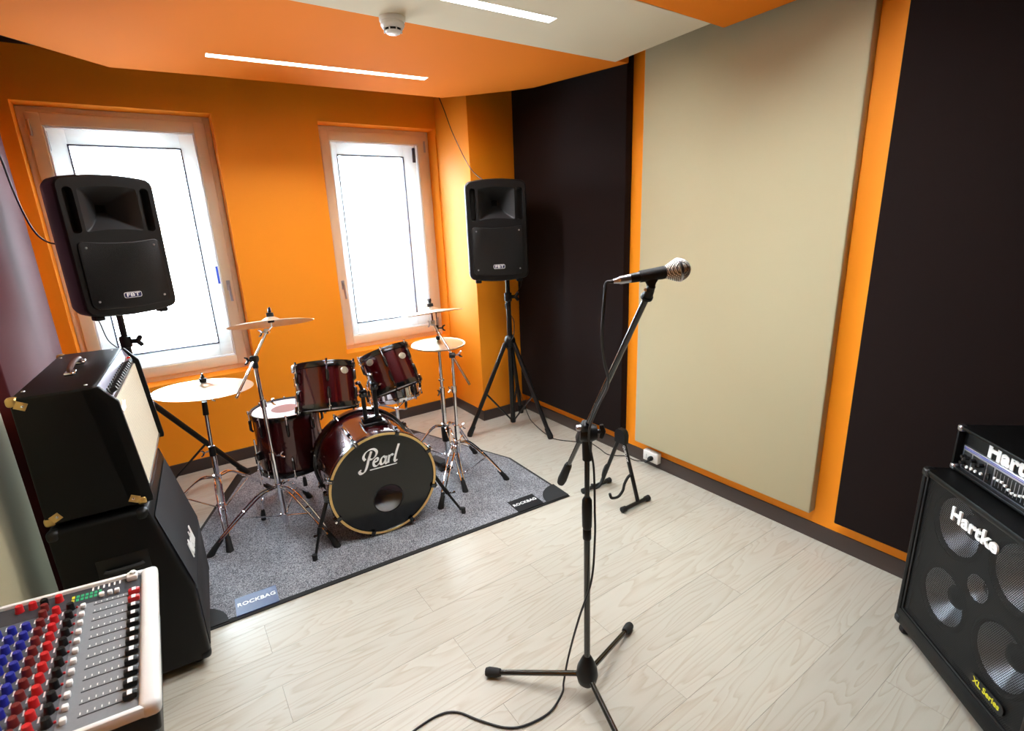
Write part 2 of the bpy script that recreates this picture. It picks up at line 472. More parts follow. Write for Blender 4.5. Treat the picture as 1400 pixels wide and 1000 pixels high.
# ================================================================== the setting
T = 0.40
W1 = (-0.513, 0.4985); W2 = (1.197, 2.167); WZ = (0.695, 2.487)
floor = struct(MB().box2((XL - 0.3, YF - 0.3, -0.06), (XR + 0.3, YB + T, -0.0095)).build('floor', BASEB), 'pale ash laminate floor of wide planks running across the room')
PL, PW, GAP = 1.2, 0.193, 0.0004
def plank_mesh(L, Wd):
    def ring(i, z): return [Vector((sx * (L / 2 - i), sy * (Wd / 2 - i), z)) for sx, sy in ((-1, -1), (1, -1), (1, 1), (-1, 1))]
    o = MB().loft([ring(0, -0.009), ring(0, -0.0007), ring(0.0007, 0)]).build('plank', WOOD, floor, ang=20)
    return o
planks = {}
row0 = -20
for r in range(row0, 16):
    y0, y1 = 1.467 + PW * r, 1.467 + PW * (r + 1)
    y0, y1 = max(y0, YF), min(y1, YB + 0.01)
    if y1 - y0 < 0.01: continue
    start = (0.757 if r % 2 == 0 else 1.307) - 4 * PL
    for k in range(12):
        x0, x1 = max(start + k * PL, XL), min(start + (k + 1) * PL, XR + 0.01)
        if x1 - x0 < 0.02: continue
        key = (round(x1 - x0, 4), round(y1 - y0, 4))
        if key in planks: copy_part(planks[key], floor, ((x0 + x1) / 2, (y0 + y1) / 2, 0))
        else:
            o = plank_mesh(x1 - x0 - GAP, y1 - y0 - GAP); o.location = ((x0 + x1) / 2, (y0 + y1) / 2, 0); planks[key] = o

struct(MB().box2((XR + 0.01, YF, 0), (XR + 0.2, YB + T, ZC)).build('wall_right', ORANGE), 'orange painted side wall behind fabric panels')
struct(MB().box2((XL, YF, 0), (XL - 0.2, YB + T, ZC)).build('wall_left', ORANGE), 'orange painted left wall behind fabric panels')
struct(MB().box2((XL - 0.2, YF, 0), (XR + 0.2, YF - 0.2, ZC)).build('wall_front', DARK_FAB), 'dark brown fabric covered wall behind the viewpoint')
struct(MB().box2((XL - 0.2, YF - 0.2, ZC), (XR + 0.2, YB + T, ZC + 0.15)).build('ceiling', DARK_CEIL), 'dark ceiling above the hanging panels')
wb = MB()
y0, y1 = YB + 0.01, YB + T
for x0, x1, z0, z1 in ((XL, W1[0], 0, ZC), (W1[1], W2[0], 0, ZC), (W2[1], XR + 0.01, 0, ZC), (W1[0], W1[1], 0, WZ[0]), (W1[0], W1[1], WZ[1], ZC), (W2[0], W2[1], 0, WZ[0]), (W2[0], W2[1], WZ[1], ZC)):
    wb.box2((x0, y0, z0), (x1, y1, z1))
struct(wb.build('wall_back', ORANGE), 'orange painted wall with two windows')
struct(MB().box2((COLX + 0.01, COLY + 0.01, 0), (XR + 0.02, YB + 0.02, ZC), 0.004).build('wall_column', ORANGE), 'orange boxed-out column in the far corner')

def baseboard(name, poly, h, label):
    """poly: floor outline of a skirting run; a slightly rounded top edge"""
    n = len(poly)
    mb = MB().loft([[Vector((p[0], p[1], 0.0)) for p in poly], [Vector((p[0], p[1], h)) for p in poly]])
    return struct(mb.build(name, BASEB), label)
bbh = 0.092
def bb(name, a, b, label):
    mb = MB().box2((a[0], a[1], 0), (b[0], b[1], bbh), 0.003)
    return struct(mb.build(name, BASEB), label)
bb('baseboard_right', (XR, YF, 0), (XR + 0.012, COLY, 0), 'dark brown skirting board along the right wall')
bb('baseboard_back', (XL, YB, 0), (COLX, YB + 0.012, 0), 'dark brown skirting board under the windows')
bb('baseboard_left', (XL, YF, 0), (XL + 0.012, YB, 0), 'dark brown skirting board along the left wall')
cb = MB().box2((COLX, COLY, 0), (COLX + 0.012, YB, bbh), 0.003).box2((COLX, COLY, 0), (XR, COLY + 0.012, bbh), 0.003)
struct(cb.build('baseboard_column', BASEB), 'dark brown skirting board around the column')

# ---- windows
def ring_frame(mb, x0, x1, z0, z1, wd, y0, y1, bev=0.006):
    mb.box2((x0, y0, z0), (x0 + wd, y1, z1), bev); mb.box2((x1 - wd, y0, z0), (x1, y1, z1), bev)
    mb.box2((x0 + wd - 0.004, y0 + 0.0005, z0), (x1 - wd + 0.004, y1, z0 + wd), bev); mb.box2((x0 + wd - 0.004, y0 + 0.0005, z1 - wd), (x1 - wd + 0.004, y1, z1), bev)
    return mb
def window(name, X, handle_side, label):
    x0, x1 = X; z0, z1 = WZ
    root = bpy.data.objects.new(name, None); C.objects.link(root); root.location = (x0, YB + 0.06, z0); struct(root, label)
    s = root.location
    P = lambda nm, mb, m, par=root: mb.build(nm, m, par, s)
    ya = YB + 0.155
    P('window_frame', ring_frame(MB(), x0, x1, z0, z1, 0.048, ya, ya + 0.06), WIN_FRAME)
    mb = ring_frame(MB(), x0 + 0.036, x1 - 0.036, z0 + 0.036, z1 - 0.036, 0.072, ya - 0.02, ya + 0.035, 0.009)
    sash = P('sash', mb, WIN_FRAME)
    P('glazing_bead', ring_frame(MB(), x0 + 0.103, x1 - 0.103, z0 + 0.103, z1 - 0.103, 0.014, ya - 0.012, ya + 0.03, 0.004), WIN_WHITE, sash)
    g = 0.105
    P('pane', MB().box2((x0 + g, ya + 0.008, z0 + g), (x1 - g, ya + 0.012, z1 - g)), GLASS, sash)
    yb = ya + 0.11
    of = P('outer_frame', ring_frame(MB(), x0 + 0.01, x1 - 0.01, z0 + 0.01, z1 - 0.01, 0.19, yb, yb + 0.06, 0.008), WIN_WHITE)
    P('gasket', ring_frame(MB(), x0 + 0.194, x1 - 0.194, z0 + 0.194, z1 - 0.194, 0.008, yb - 0.004, yb + 0.03, 0.001), GASKET, of)
    P('pane', MB().box2((x0 + 0.197, yb + 0.02, z0 + 0.197), (x1 - 0.197, yb + 0.024, z1 - 0.197)), GLASS, of)
    hx = (x1 - 0.072) if handle_side > 0 else (x0 + 0.072)
    zh = 1.33 if handle_side > 0 else 1.25
    h = MB().box2((hx - 0.013, ya - 0.03, zh - 0.035), (hx + 0.013, ya - 0.018, zh + 0.04), 0.004)
    h.cyl((hx, ya - 0.028, zh), (hx, ya - 0.062, zh), 0.009, seg=12)
    h.tube(smooth([(hx, ya - 0.058, zh), (hx, ya - 0.064, zh - 0.04), (hx + 0.004, ya - 0.06, zh - 0.11)], 4), 0.009, 10)
    P('handle', h, STEEL, sash)
    ox = x0 + 0.05 if handle_side > 0 else x1 - 0.05
    P('hinge', MB().cyl((ox, ya - 0.024, z1 - 0.17), (ox, ya - 0.024, z1 - 0.08), 0.008, seg=10), STEEL, sash)
    P('hinge', MB().cyl((ox, ya - 0.024, z0 + 0.08), (ox, ya - 0.024, z0 + 0.17), 0.008, seg=10), STEEL, sash)
    hx2 = x1 - 0.10 if handle_side < 0 else x0 + 0.10
    P('outer_handle', MB().box2((hx2 - 0.012, yb - 0.022, z1 - 0.24), (hx2 + 0.012, yb + 0.002, z1 - 0.12), 0.005), GASKET, of)
    if handle_side > 0:
        st = P('sticker', MB().box2((x1 - 0.125, yb - 0.0015, 1.34), (x1 - 0.098, yb + 0.001, 1.47)), BLUE_INK, of)
        st['label'] = 'small blue sticker on the outer frame'
    return root
window('window_1', W1, 1, 'tall ivory framed window behind the left loudspeaker')
window('window_2', W2, -1, 'tall ivory framed window beside the corner column')

# ---- fabric wall panels
XF = 2.588
def wall_panel(name, x0, x1, y0, y1, z0, z1, m, label):
    mb = MB().box2((x0, y0, z0), (x1, y1, z1), 0.006, 3)
    return tag(mb.build(name, m), label, 'acoustic panel')
wall_panel('acoustic_panel', XF, XR + 0.007, 2.454, COLY - 0.003, 0.166, 2.77, DARK_FAB, 'dark brown fabric wall panel beside the corner column')
wall_panel('acoustic_panel', XF, XR + 0.007, 1.109, 2.318, 0.166, 2.77, CREAM_FAB, 'big cream fabric wall panel behind the microphone')
wall_panel('acoustic_panel', XF, XR + 0.007, -0.4, 0.99, 0.17, 2.77, DARK_FAB, 'dark brown fabric wall panel behind the bass amplifier')
wall_panel('acoustic_panel', XL + 0.003, -0.56, 2.70, 4.07, 0.166, 2.77, SHEEN_TINT_FAB, 'dark fabric panel on left wall, window sheen in its colour')
wall_panel('acoustic_panel', XL + 0.003, -0.57, 1.2, 2.56, 0.166, 2.77, CREAM_FAB, 'cream fabric panel on left wall behind the amplifier stack')

# ---- hanging ceiling panels
def slot_rect(x0, x1, ya, yb, wd):
    c = Vector(((x0 + x1) / 2, (ya + yb) / 2)); a = math.atan2(yb - ya, x1 - x0); L = math.hypot(x1 - x0, yb - ya)
    u, v = Vector((math.cos(a), math.sin(a))), Vector((-math.sin(a), math.cos(a)))
    return c, a, L, [c + u * sx * L / 2 + v * sy * wd / 2 for sx, sy in ((-1, -1), (1, -1), (1, 1), (-1, 1))]
def cloud(poly, z, th, m, label, slot=None):
    """hanging panel; slot = (x0, x1, y at x0, y at x1): the opening cut for its strip light"""
    P = [Vector((p[0], p[1], 0)) for p in poly]
    c = sum(P, Vector()) / len(P)
    def ring(i, zz): return [Vector((p.x + (c - p).normalized().x * i, p.y + (c - p).normalized().y * i, zz)) for p in P]
    mb = MB().loft([ring(0.006, z), ring(0, z + 0.005), ring(0, z + th)], cap0=False)
    mb.holed([ring(0.006, z), [Vector((q.x, q.y, z)) for q in slot_rect(*slot, 0.064)[3]]])
    return tag(mb.build('ceiling_panel', m), label, 'ceiling panel')
Z1, Z2, Z3 = 2.60, 2.58, 2.56
S1, S2, S3 = (0.417, 1.636, 3.345, 3.27), (0.48, 1.70, 2.10, 2.075), (0.5, 1.8, 1.05, 1.03)
cloud([(-0.40, 2.44), (2.582, 2.44), (2.578, 2.47), (2.411, 3.155), (2.315, 3.295), (2.092, 3.552), (1.963, 3.683), (0.466, 3.758), (-0.009, 3.795), (-0.45, 3.37), (-0.45, 2.5)], Z1, 0.04, ORANGE_FAB, 'orange hanging ceiling panel with cut corners nearest the windows', S1)
cloud([(-0.45, 1.70), (2.41, 1.745), (2.44, 2.406), (-0.45, 2.402)], Z2, 0.04, CREAM_CEIL, 'cream hanging ceiling panel carrying the smoke detector', S2)
cloud([(-0.45, 0.5), (2.42, 0.5), (2.463, 1.714), (-0.45, 1.61)], Z3, 0.04, ORANGE_FAB, 'orange ceiling panel at the top edge above cream wall panel', S3)

HOUSING = mat('grey_light_housing', lin(120, 118, 114), 0.6, bump=(60, 0.05, 0.0005))
def ceiling_light(slot, z, label, wd=0.062, dp=0.026):
    c, a, L, _ = slot_rect(*slot, wd)
    t = thing('ceiling_light', label, 'light', (c.x, c.y, z), a, 'recessed ceiling strip lights')
    MB().box2((-L / 2, -wd / 2, dp), (L / 2, wd / 2, dp + 0.003)).build('diffuser', LAMP, t)
    e = MB()
    for sg in (-1, 1): e.box2((sg * L / 2 - 0.001, -wd / 2, -0.001), (sg * L / 2 + 0.001, wd / 2, dp + 0.003))
    for sg in (-1, 1): e.box2((-L / 2, sg * wd / 2 - 0.001, -0.001), (L / 2, sg * wd / 2 + 0.001, dp + 0.003))
    e.build('housing', HOUSING, t)
    return t
ceiling_light(S1, Z1, 'lit strip light in the orange ceiling panel before the windows')
ceiling_light(S2, Z2, 'lit strip light in the cream ceiling panel')
ceiling_light(S3, Z3, 'added strip light out of view in the orange ceiling panel overhead')  # lamp out of view, put in to brighten the room

# ---- smoke detector
sd = thing('smoke_detector', 'round white smoke detector under the cream ceiling panel', 'smoke detector', (1.05, 2.385, Z2))
MB().lathe([(0.0, -0.0), (0.056, 0.0), (0.056, -0.012), (0.053, -0.018), (0.0, -0.018)], seg=40).build('base', PLAST_WHITE, sd)
MB().lathe([(0.050, -0.018), (0.052, -0.030), (0.046, -0.040), (0.040, -0.044)], seg=40).lathe([(0.036, -0.052), (0.030, -0.060), (0.016, -0.064), (0.0, -0.065)], seg=40).build('cover', PLAST_WHITE, sd)
MB().lathe([(0.038, -0.042), (0.034, -0.054)], seg=32).build('smoke_slot', BLACK_PL, sd)
for k in range(8):
    a = k * PI / 4
    MB().box((0.039 * math.cos(a), 0.039 * math.sin(a), -0.048), (0.006, 0.004, 0.014), Matrix.Rotation(a, 3, 'Z')).build('rib', PLAST_WHITE, sd)
MB().lathe([(0.004, -0.064), (0.003, -0.067), (0.0, -0.0675)], (0.012, 0, 0), seg=12).build('indicator', ALU, sd)

# ---- wall socket
ws = thing('wall_socket', 'white plastic socket box above the skirting under cream panel', 'socket', (XR, 2.182, 0.087))
MB().box2((-0.042, -0.063, -0.038), (0.0, 0.063, 0.038), 0.004, 3).build('box', PLAST_WHITE, ws)
MB().box2((-0.0445, -0.055, -0.031), (-0.041, 0.055, 0.031), 0.002).build('face_plate', PLAST_WHITE, ws)
for dz in (-0.011, 0.0, 0.011): MB().cyl((-0.0452, 0.03, dz), (-0.044, 0.03, dz), 0.0028, seg=10).build('socket_hole', BLACK_PL, ws)
plug = thing('power_plug', 'black power plug in the white wall socket', 'plug', (XR - 0.045, 2.166, 0.085))
MB().lathe([(0.0, 0.0), (0.016, 0.0), (0.018, 0.008), (0.016, 0.026), (0.010, 0.034), (0.0, 0.036)], axis=(-1, 0, 0), seg=20).build('body', BLACK_PL, plug)
MB().tube(smooth([(-0.028, 0, -0.006), (-0.036, 0.012, -0.02), (-0.03, 0.03, -0.035)], 5), [0.007] * 5 + [0.0055] * 5 + [0.004], 10).build('strain_relief', RUBBER, plug)

# ---- drum rug
rug = thing('drum_rug', 'grey carpet drum mat with black rubber edging', 'rug', (0.86, 3.1, 0))
RUG = [(-0.19, 2.356), (1.912, 2.24), (1.925, 2.93), (1.561, 3.962), (0.234, 4.03), (-0.135, 3.16)]
def inset(poly, d):
    out = []; n = len(poly)
    for i in range(n):
        p0, p1, p2 = Vector(poly[i - 1]), Vector(poly[i]), Vector(poly[(i + 1) % n])
        e1, e2 = (p1 - p0).normalized(), (p2 - p1).normalized()
        n1, n2 = Vector((-e1.y, e1.x)), Vector((-e2.y, e2.x))
        b = (n1 + n2).normalized(); out.append(tuple(p1 + b * (d / max(0.2, b.dot(n1)))))
    return out
s = Vector((0.86, 3.1, 0))
v3 = lambda poly, z: [Vector((p[0], p[1], z)) for p in poly]
MB().loft([v3(RUG, 0.0005), v3(RUG, 0.005), v3(inset(RUG, 0.006), 0.009)]).build('rubber_backing', RUBBER, rug, s)
MB().loft([v3(inset(RUG, 0.022), 0.007), v3(inset(RUG, 0.022), 0.0105), v3(inset(RUG, 0.026), 0.0125)]).build('carpet', CARPET, rug, s)
rd = Vector((2.102, -0.116)).normalized(); rn = Vector((-rd.y, rd.x))
def corner_patch(p, du, dv, r):
    p, du, dv = Vector(p), Vector(du), Vector(dv)
    pts = [p] + [p + du * r * math.cos(a) + dv * r * math.sin(a) for a in [PI / 2 * k / 10 for k in range(11)]]
    return MB().loft([[Vector((q.x, q.y, z)) for q in pts] for z in (0.009, 0.0142)]).build('corner_patch', RUBBER, rug, s)
corner_patch(Vector(RUG[1]) - rd * 0.006 + rn * 0.006, -rd, rn, 0.165)
corner_patch(Vector(RUG[0]) + rd * 0.006 + rn * 0.006, rd, rn, 0.165)
def flap(a, b, wd):     # dark folded strip along a cut rear corner
    a, b = Vector(a), Vector(b); d = (b - a).normalized(); n = Vector((-d.y, d.x))
    q = [a + n * 0.004, b + n * 0.004, b + n * wd - d * wd * 0.8, a + n * wd + d * wd * 0.5]
    return MB().loft([[Vector((p.x, p.y, z)) for p in q] for z in (0.009, 0.0145)]).build('corner_patch', RUBBER, rug, s)
flap((0.20, 3.93), (0.02, 3.52), 0.06)
corner_patch(Vector(RUG[4]) + Vector((0.012, -0.008)), Vector((-0.36, -0.93)), Vector((1, -0.05)), 0.17)
corner_patch(Vector(RUG[3]) + Vector((-0.008, -0.012)), Vector((-1, 0.05)), Vector((0.33, -0.94)), 0.15)
def label_patch(x0, x1, m, lab, ink):
    o0 = Vector(RUG[0]) + rd * x0 + rn * 0.012; L = x1 - x0
    q = [o0, o0 + rd * L, o0 + rd * L + rn * 0.135, o0 + rn * 0.135]
    lp = MB().loft([[Vector((p.x, p.y, z)) for p in q] for z in (0.009, 0.0145)]).build('label_patch', m, rug, s)
    lp['label'] = lab
    c = o0 + rd * L * 0.5 + rn * 0.075
    text_part('lettering', 'ROCKBAG', 0.036, (c.x, c.y, 0.0147), (rd.x, rd.y, 0), (0, 0, 1), ink, lp, sx=0.95, sub=s, offset=0.0008, extrude=0.0004, spacing=1.05)
VINYL_SKY = mat('black_vinyl_sky_tint', lin(44, 58, 104), 0.42, spec=0.4, bump=(24, 0.25, 0.004))  # blue sky reflection painted into the colour of the black vinyl
VINYL = mat('black_vinyl', lin(16, 16, 18), 0.5, spec=0.3, bump=(24, 0.1, 0.002))
label_patch(0.203, 0.385, VINYL_SKY, 'black label patch with painted sky reflection and white lettering', WHITE_INK)
label_patch(1.728, 1.912, VINYL, 'black label patch with white lettering', WHITE_INK)

# ================================================================== drum kit
def mtx(o, z, xh):
    z = Vector(z).normalized(); x = Vector(xh); x = (x - z * x.dot(z)).normalized(); y = z.cross(x)
    return Matrix(((x.x, y.x, z.x, o[0]), (x.y, y.y, z.y, o[1]), (x.z, y.z, z.z, o[2]), (0, 0, 0, 1)))
def pol(r, a, z): return Vector((r * math.cos(a), r * math.sin(a), z))

def drum(name, label, M, R, L, nl=6, a0=0.3, dot=False, lug_len=0.07, shell=WINE, hoop=BLACK_GLOSS, a_badge=None):
    t = thing(name, label, 'drum', matrix=M)
    h = L / 2
    MB().lathe([(R, -h + 0.012), (R, h - 0.012), (R - 0.008, h - 0.012), (R - 0.008, -h + 0.012)], seg=56, closed=True).build('shell', shell, t)
    for sg in (1, -1):
        z0 = sg * h
        MB().lathe([(R + 0.004, z0 - sg * 0.030), (R + 0.013, z0 - sg * 0.030), (R + 0.013, z0 - sg * 0.006), (R + 0.010, z0), (R + 0.005, z0), (R + 0.004, z0 - sg * 0.012)], seg=56, closed=True).build('hoop', hoop, t)
        hd = MB().lathe([(R + 0.002, z0 - sg * 0.016), (R - 0.004, z0 - sg * 0.010), (0.0, z0 - sg * 0.010)], seg=56)
        hd = hd.build('top_head' if sg > 0 else 'bottom_head', HEAD_W, t)
        if dot and sg > 0:
            MB().lathe([(R * 0.42, h - 0.0098), (0.0, h - 0.0094)], seg=40).build('worn_spot', HEAD_DOT, hd)
    for k in range(nl):
        a = a0 + 2 * PI * k / nl
        for sg in (1, -1):
            lu = MB().tube([pol(R + 0.004, a, sg * (h - 0.05)), pol(R + 0.014, a, sg * (h - 0.055)), pol(R + 0.015, a, sg * (h - 0.055 - lug_len * 0.8)), pol(R + 0.004, a, sg * (h - 0.055 - lug_len))], [0.006, 0.0095, 0.0085, 0.005], 10)
            lo = lu.build('lug', BLACK_GLOSS, t)
            rod = MB().cyl(pol(R + 0.014, a, sg * (h - 0.06)), pol(R + 0.016, a, sg * (h + 0.004)), 0.0032, seg=8)
            rod.cyl(pol(R + 0.016, a, sg * (h - 0.008)), pol(R + 0.016, a, sg * (h + 0.008)), 0.0058, seg=8)
            rod.box(pol(R + 0.012, a, sg * (h - 0.01)), (0.014, 0.014, 0.006), Matrix.Rotation(a, 3, 'Z'), 0.001)
            rod.build('tension_rod', CHROME, lo)
    if a_badge is not None:
        for a, zz in a_badge:
            b = MB().lathe([(0.0, 0.0035), (0.022, 0.003), (0.026, 0.0)], (0, 0, 0), (0, 0, 1), 24)
            Rm = mtx(pol(R + 0.0005, a, zz), pol(1, a, 0), (0, 0, 1))
            b2 = MB().add([Rm @ Vector((p.x * 0.72, p.y, p.z)) for p in b.v], b.f)
            b2.build('badge', BRASS_BADGE, t)
    return t
BRASS_BADGE = mat('silver_badge', lin(205, 200, 180), 0.35, metal=0.7, bump=(220, 0.8, 0.002), var=(160, 0.35))

# --- bass drum
bn = Vector((math.sin(math.radians(-4.35)), -math.cos(math.radians(-4.35)), 0.0)).normalized()
BC = Vector((0.835, 2.558, 0.322)); BR = 0.305; BD = 0.49
bu = Vector((0, 0, 1)).cross(bn).normalized()        # image right
M = mtx(BC, bn, bu)                                    # local: x right, y up, z towards the viewer
bd = thing('bass_drum', 'wine red bass drum with black front head and white logo', 'drum', matrix=M)
RS = BR - 0.022
MB().lathe([(RS, -BD + 0.02), (RS, -0.02), (RS - 0.008, -0.02), (RS - 0.008, -BD + 0.02)], seg=72, closed=True).build('shell', WINE, bd)
for z0, sg in ((0.0, 1), (-BD, -1)):
    ho = MB().lathe([(RS + 0.004, z0 - sg * 0.045), (BR, z0 - sg * 0.045), (BR, z0 - sg * 0.003), (BR - 0.003, z0), (RS + 0.007, z0), (RS + 0.004, z0 - sg * 0.004)], seg=72, closed=True).build('hoop', BLACK_GLOSS, bd)
    MB().lathe([(BR + 0.0008, z0 - sg * 0.034), (BR + 0.0016, z0 - sg * 0.032), (BR + 0.0016, z0 - sg * 0.013), (BR + 0.0008, z0 - sg * 0.011)], seg=72, caps=False).build('inlay', WINE, ho)
    if sg > 0:
        MB().lathe([(BR - 0.0165, 0.0003), (BR - 0.0165, 0.0012), (BR - 0.003, 0.0012), (BR - 0.003, 0.0003)], seg=72, closed=True).build('face_inlay', GOLD_IN, ho)
# front head with a round port
outer = [pol(RS + 0.006, 2 * PI * k / 64, -0.006) for k in range(64)]
PC = Vector((0.012, -0.098, -0.006)); PR = 0.084
hole = [PC + pol(PR, 2 * PI * k / 40, 0) for k in range(40)]
fh = MB().holed([outer, hole]).build('front_head', HEAD_B, bd)
MB().lathe([(PR - 0.003, -0.004), (PR + 0.003, -0.0035), (PR + 0.004, 0.0015), (PR - 0.003, 0.0015)], PC, (0, 0, 1), 40, closed=True).build('port_ring', BLACK_PL, fh)
MB().lathe([(RS + 0.004, -BD + 0.008), (0, -BD + 0.008)], seg=56).build('rear_head', HEAD_W, bd)
# logo: brush script
lg = MB(); sc = 0.0455; lo_ = Vector((-0.098, 0.118, -0.0055)); LX, LY, LZ = Vector((1, 0, 0)), Vector((0, 1, 0)), Vector((0, 0, 1))
LX = Vector((1, 0.0, 0)); shx = Vector((0.14, 1, 0))
def lst(pts, w0=0.10, w1=0.30, pen=0.5):
    lg.stroke([(p[0] * sc, p[1] * sc) for p in pts], lo_, LX, shx, LZ, w0 * sc, w1 * sc, pen, 0.0012)
lst([(0.72, 2.02), (0.45, 1.1), (0.22, 0.1), (-0.05, -0.42), (-0.45, -0.5), (-0.62, -0.22), (-0.42, -0.02)], 0.10, 0.36)
lst([(0.02, 1.05), (-0.2, 1.45), (0.0, 1.95), (0.5, 2.25), (1.05, 2.2), (1.38, 1.8), (1.25, 1.3), (0.85, 1.0), (0.5, 1.08)], 0.08, 0.32)
lst([(1.12, 0.52), (1.5, 0.62), (1.55, 0.9), (1.3, 0.98), (1.05, 0.6), (1.12, 0.12), (1.45, 0.0), (1.8, 0.28)])
lst([(2.5, 0.82), (2.2, 0.98), (1.92, 0.6), (1.95, 0.12), (2.2, 0.05), (2.5, 0.45), (2.62, 0.95)])
lst([(2.62, 0.98), (2.5, 0.3), (2.62, 0.0), (2.85, 0.18)])
lst([(2.98, 1.0), (2.9, 0.5), (2.86, 0.0)]); lst([(2.9, 0.5), (3.1, 0.92), (3.32, 0.98), (3.42, 0.82)])
lst([(4.12, 2.15), (3.85, 1.2), (3.66, 0.3), (3.78, 0.0), (4.02, 0.16)], 0.1, 0.34)
lst([(0.62, -0.34), (2.2, -0.34), (4.0, -0.34)], 0.1, 0.14)
lg.build('logo', WHITE_INK, fh)
# claws
for z0, sg in ((0.0, 1), (-BD, -1)):
    for k in range(8):
        a = math.radians(26 + 45 * k)
        rm = Matrix.Rotation(a, 3, 'Z')
        cl = MB().box(pol(BR + 0.004, a, z0 - sg * 0.018), (0.012, 0.026, 0.046), rm, 0.004)
        cl.box(pol(BR - 0.008, a, z0 + sg * 0.004), (0.03, 0.024, 0.008), rm, 0.003)
        cl.box(pol(BR + 0.012, a, z0 - sg * 0.03), (0.018, 0.016, 0.02), rm, 0.004)
        co = cl.build('claw', BLACK_GLOSS, bd)
        tr = MB().cyl(pol(BR + 0.012, a, z0 + sg * 0.006), pol(BR + 0.008, a, z0 - sg * 0.10), 0.0036, seg=8)
        tr.cyl(pol(BR + 0.012, a, z0 + sg * 0.002), pol(BR + 0.012, a, z0 + sg * 0.014), 0.007, seg=8)
        if sg > 0 and k in (2, 3):     # T-handles
            q = pol(BR + 0.012, a, z0 + 0.016)
            tr.tube([q - pol(0.02, a, 0), q + pol(0.022, a, 0)], 0.0045, 8)
        tr.build('tension_rod', CHROME, co)
        if sg > 0:
            MB().box(pol(RS + 0.010, a, -BD / 2), (0.02, 0.022, 0.15), rm, 0.008).build('lug', BLACK_GLOSS, bd)
# spurs
inv = M.inverted()
def wl(p): return inv @ Vector(p)
for p_top, p_knee, p_foot, sx in ((( 0.545, 2.66, 0.30), (0.47, 2.60, 0.17), (0.415, 2.565, 0.012), -1), ((1.13, 2.61, 0.30), (1.19, 2.56, 0.17), (1.269, 2.476, 0.012), 1)):
    sp = MB().cyl(wl(p_top), wl(p_knee), 0.011, seg=12)
    kb = (Vector(p_knee) * 0.8 + Vector(p_foot) * 0.2)
    sp.cyl(wl(p_knee), wl(kb), 0.013, seg=12)
    sp.cyl(wl(kb), wl(Vector(p_knee) * 0.15 + Vector(p_foot) * 0.85), 0.0075, seg=10)
    so = sp.build('spur', BLACK_METAL, bd)
    MB().tube([wl(Vector(p_knee) * 0.18 + Vector(p_foot) * 0.82), wl(Vector(p_foot) + Vector((0, 0, 0.03))), wl(p_foot)], [0.010, 0.015, 0.013], 12).build('rubber_foot', RUBBER, so)
    kn = MB().cyl(wl(kb), wl(kb + Vector((0.02 * sx, -0.028, 0.01))), 0.004, seg=8)
    kn.box(wl(kb + Vector((0.022 * sx, -0.03, 0.012))), (0.026, 0.009, 0.016), None, 0.003)
    kn.build('wing_bolt', BLACK_GLOSS, so)
    MB().box(wl(Vector(p_top)), (0.045, 0.06, 0.05), None, 0.01).build('spur_bracket', BLACK_GLOSS, bd)
# tom holder on the shell top
tb = Vector((0.872, 2.775, 0.322 + RS))
def wv(v): return inv.to_3x3() @ Vector(v)
tm = MB().box(wl(tb + Vector((0, 0, 0.008))), (0.13, 0.026, 0.105), None, 0.01)
tm.box(wl(tb + Vector((0, 0, 0.03))), (0.115, 0.035, 0.06), None, 0.01)
tmo = tm.build('tom_bracket', BLACK_GLOSS, bd)
T1N = Vector((math.sin(0.13), math.sin(0.36) * math.cos(0.13), math.cos(0.36) * math.cos(0.13)))
T2N = Vector((math.sin(-0.13), math.sin(0.43) * math.cos(0.13), math.cos(0.43) * math.cos(0.13)))
T1C, T2C = Vector((0.640, 2.765, 0.882)), Vector((1.050, 2.872, 0.873))
for sx, tc_, tn_, R_ in ((-1, T1C, T1N, 0.152), (1, T2C, T2N, 0.145)):
    p0 = tb + Vector((0.034 * sx, 0, 0.02)); p1 = p0 + Vector((0, 0, 0.16 if sx < 0 else 0.19))
    MB().cyl(wl(p0), wl(p1), 0.0125, seg=14).build('tom_post', BLACK_METAL, tmo)
    d = (p1 - tc_); d = d - tn_ * d.dot(tn_); d.normalize()
    p2 = tc_ + d * (R_ + 0.025) + tn_ * 0.01
    ar = MB().tube(smooth([wl(p1), wl(p1 + Vector((0, 0, 0.035))), wl((p1 + p2) / 2 + Vector((0, 0, 0.04))), wl(p2)], 5), 0.009, 10)
    ar.box(wl(p1 + Vector((0, 0, 0.015))), (0.045, 0.045, 0.05), None, 0.01)
    ar.cyl(wl(p1 + Vector((0, -0.03, 0.015))), wl(p1 + Vector((0, -0.05, 0.015))), 0.01, seg=10)
    ar.build('tom_arm', BLACK_GLOSS, tmo)
    for q in (p1 + Vector((0.028 * sx, -0.02, 0.02)), p1 + Vector((0.03 * sx, -0.01, -0.03)), (p1 + p2) / 2 + Vector((0, -0.012, 0.045))):
        MB().lathe([(0.0, -0.006), (0.007, -0.005), (0.007, 0.005), (0.0, 0.006)], wl(q), (0.3, 0.2, 1), 10).build('wing_bolt', CHROME, tmo)

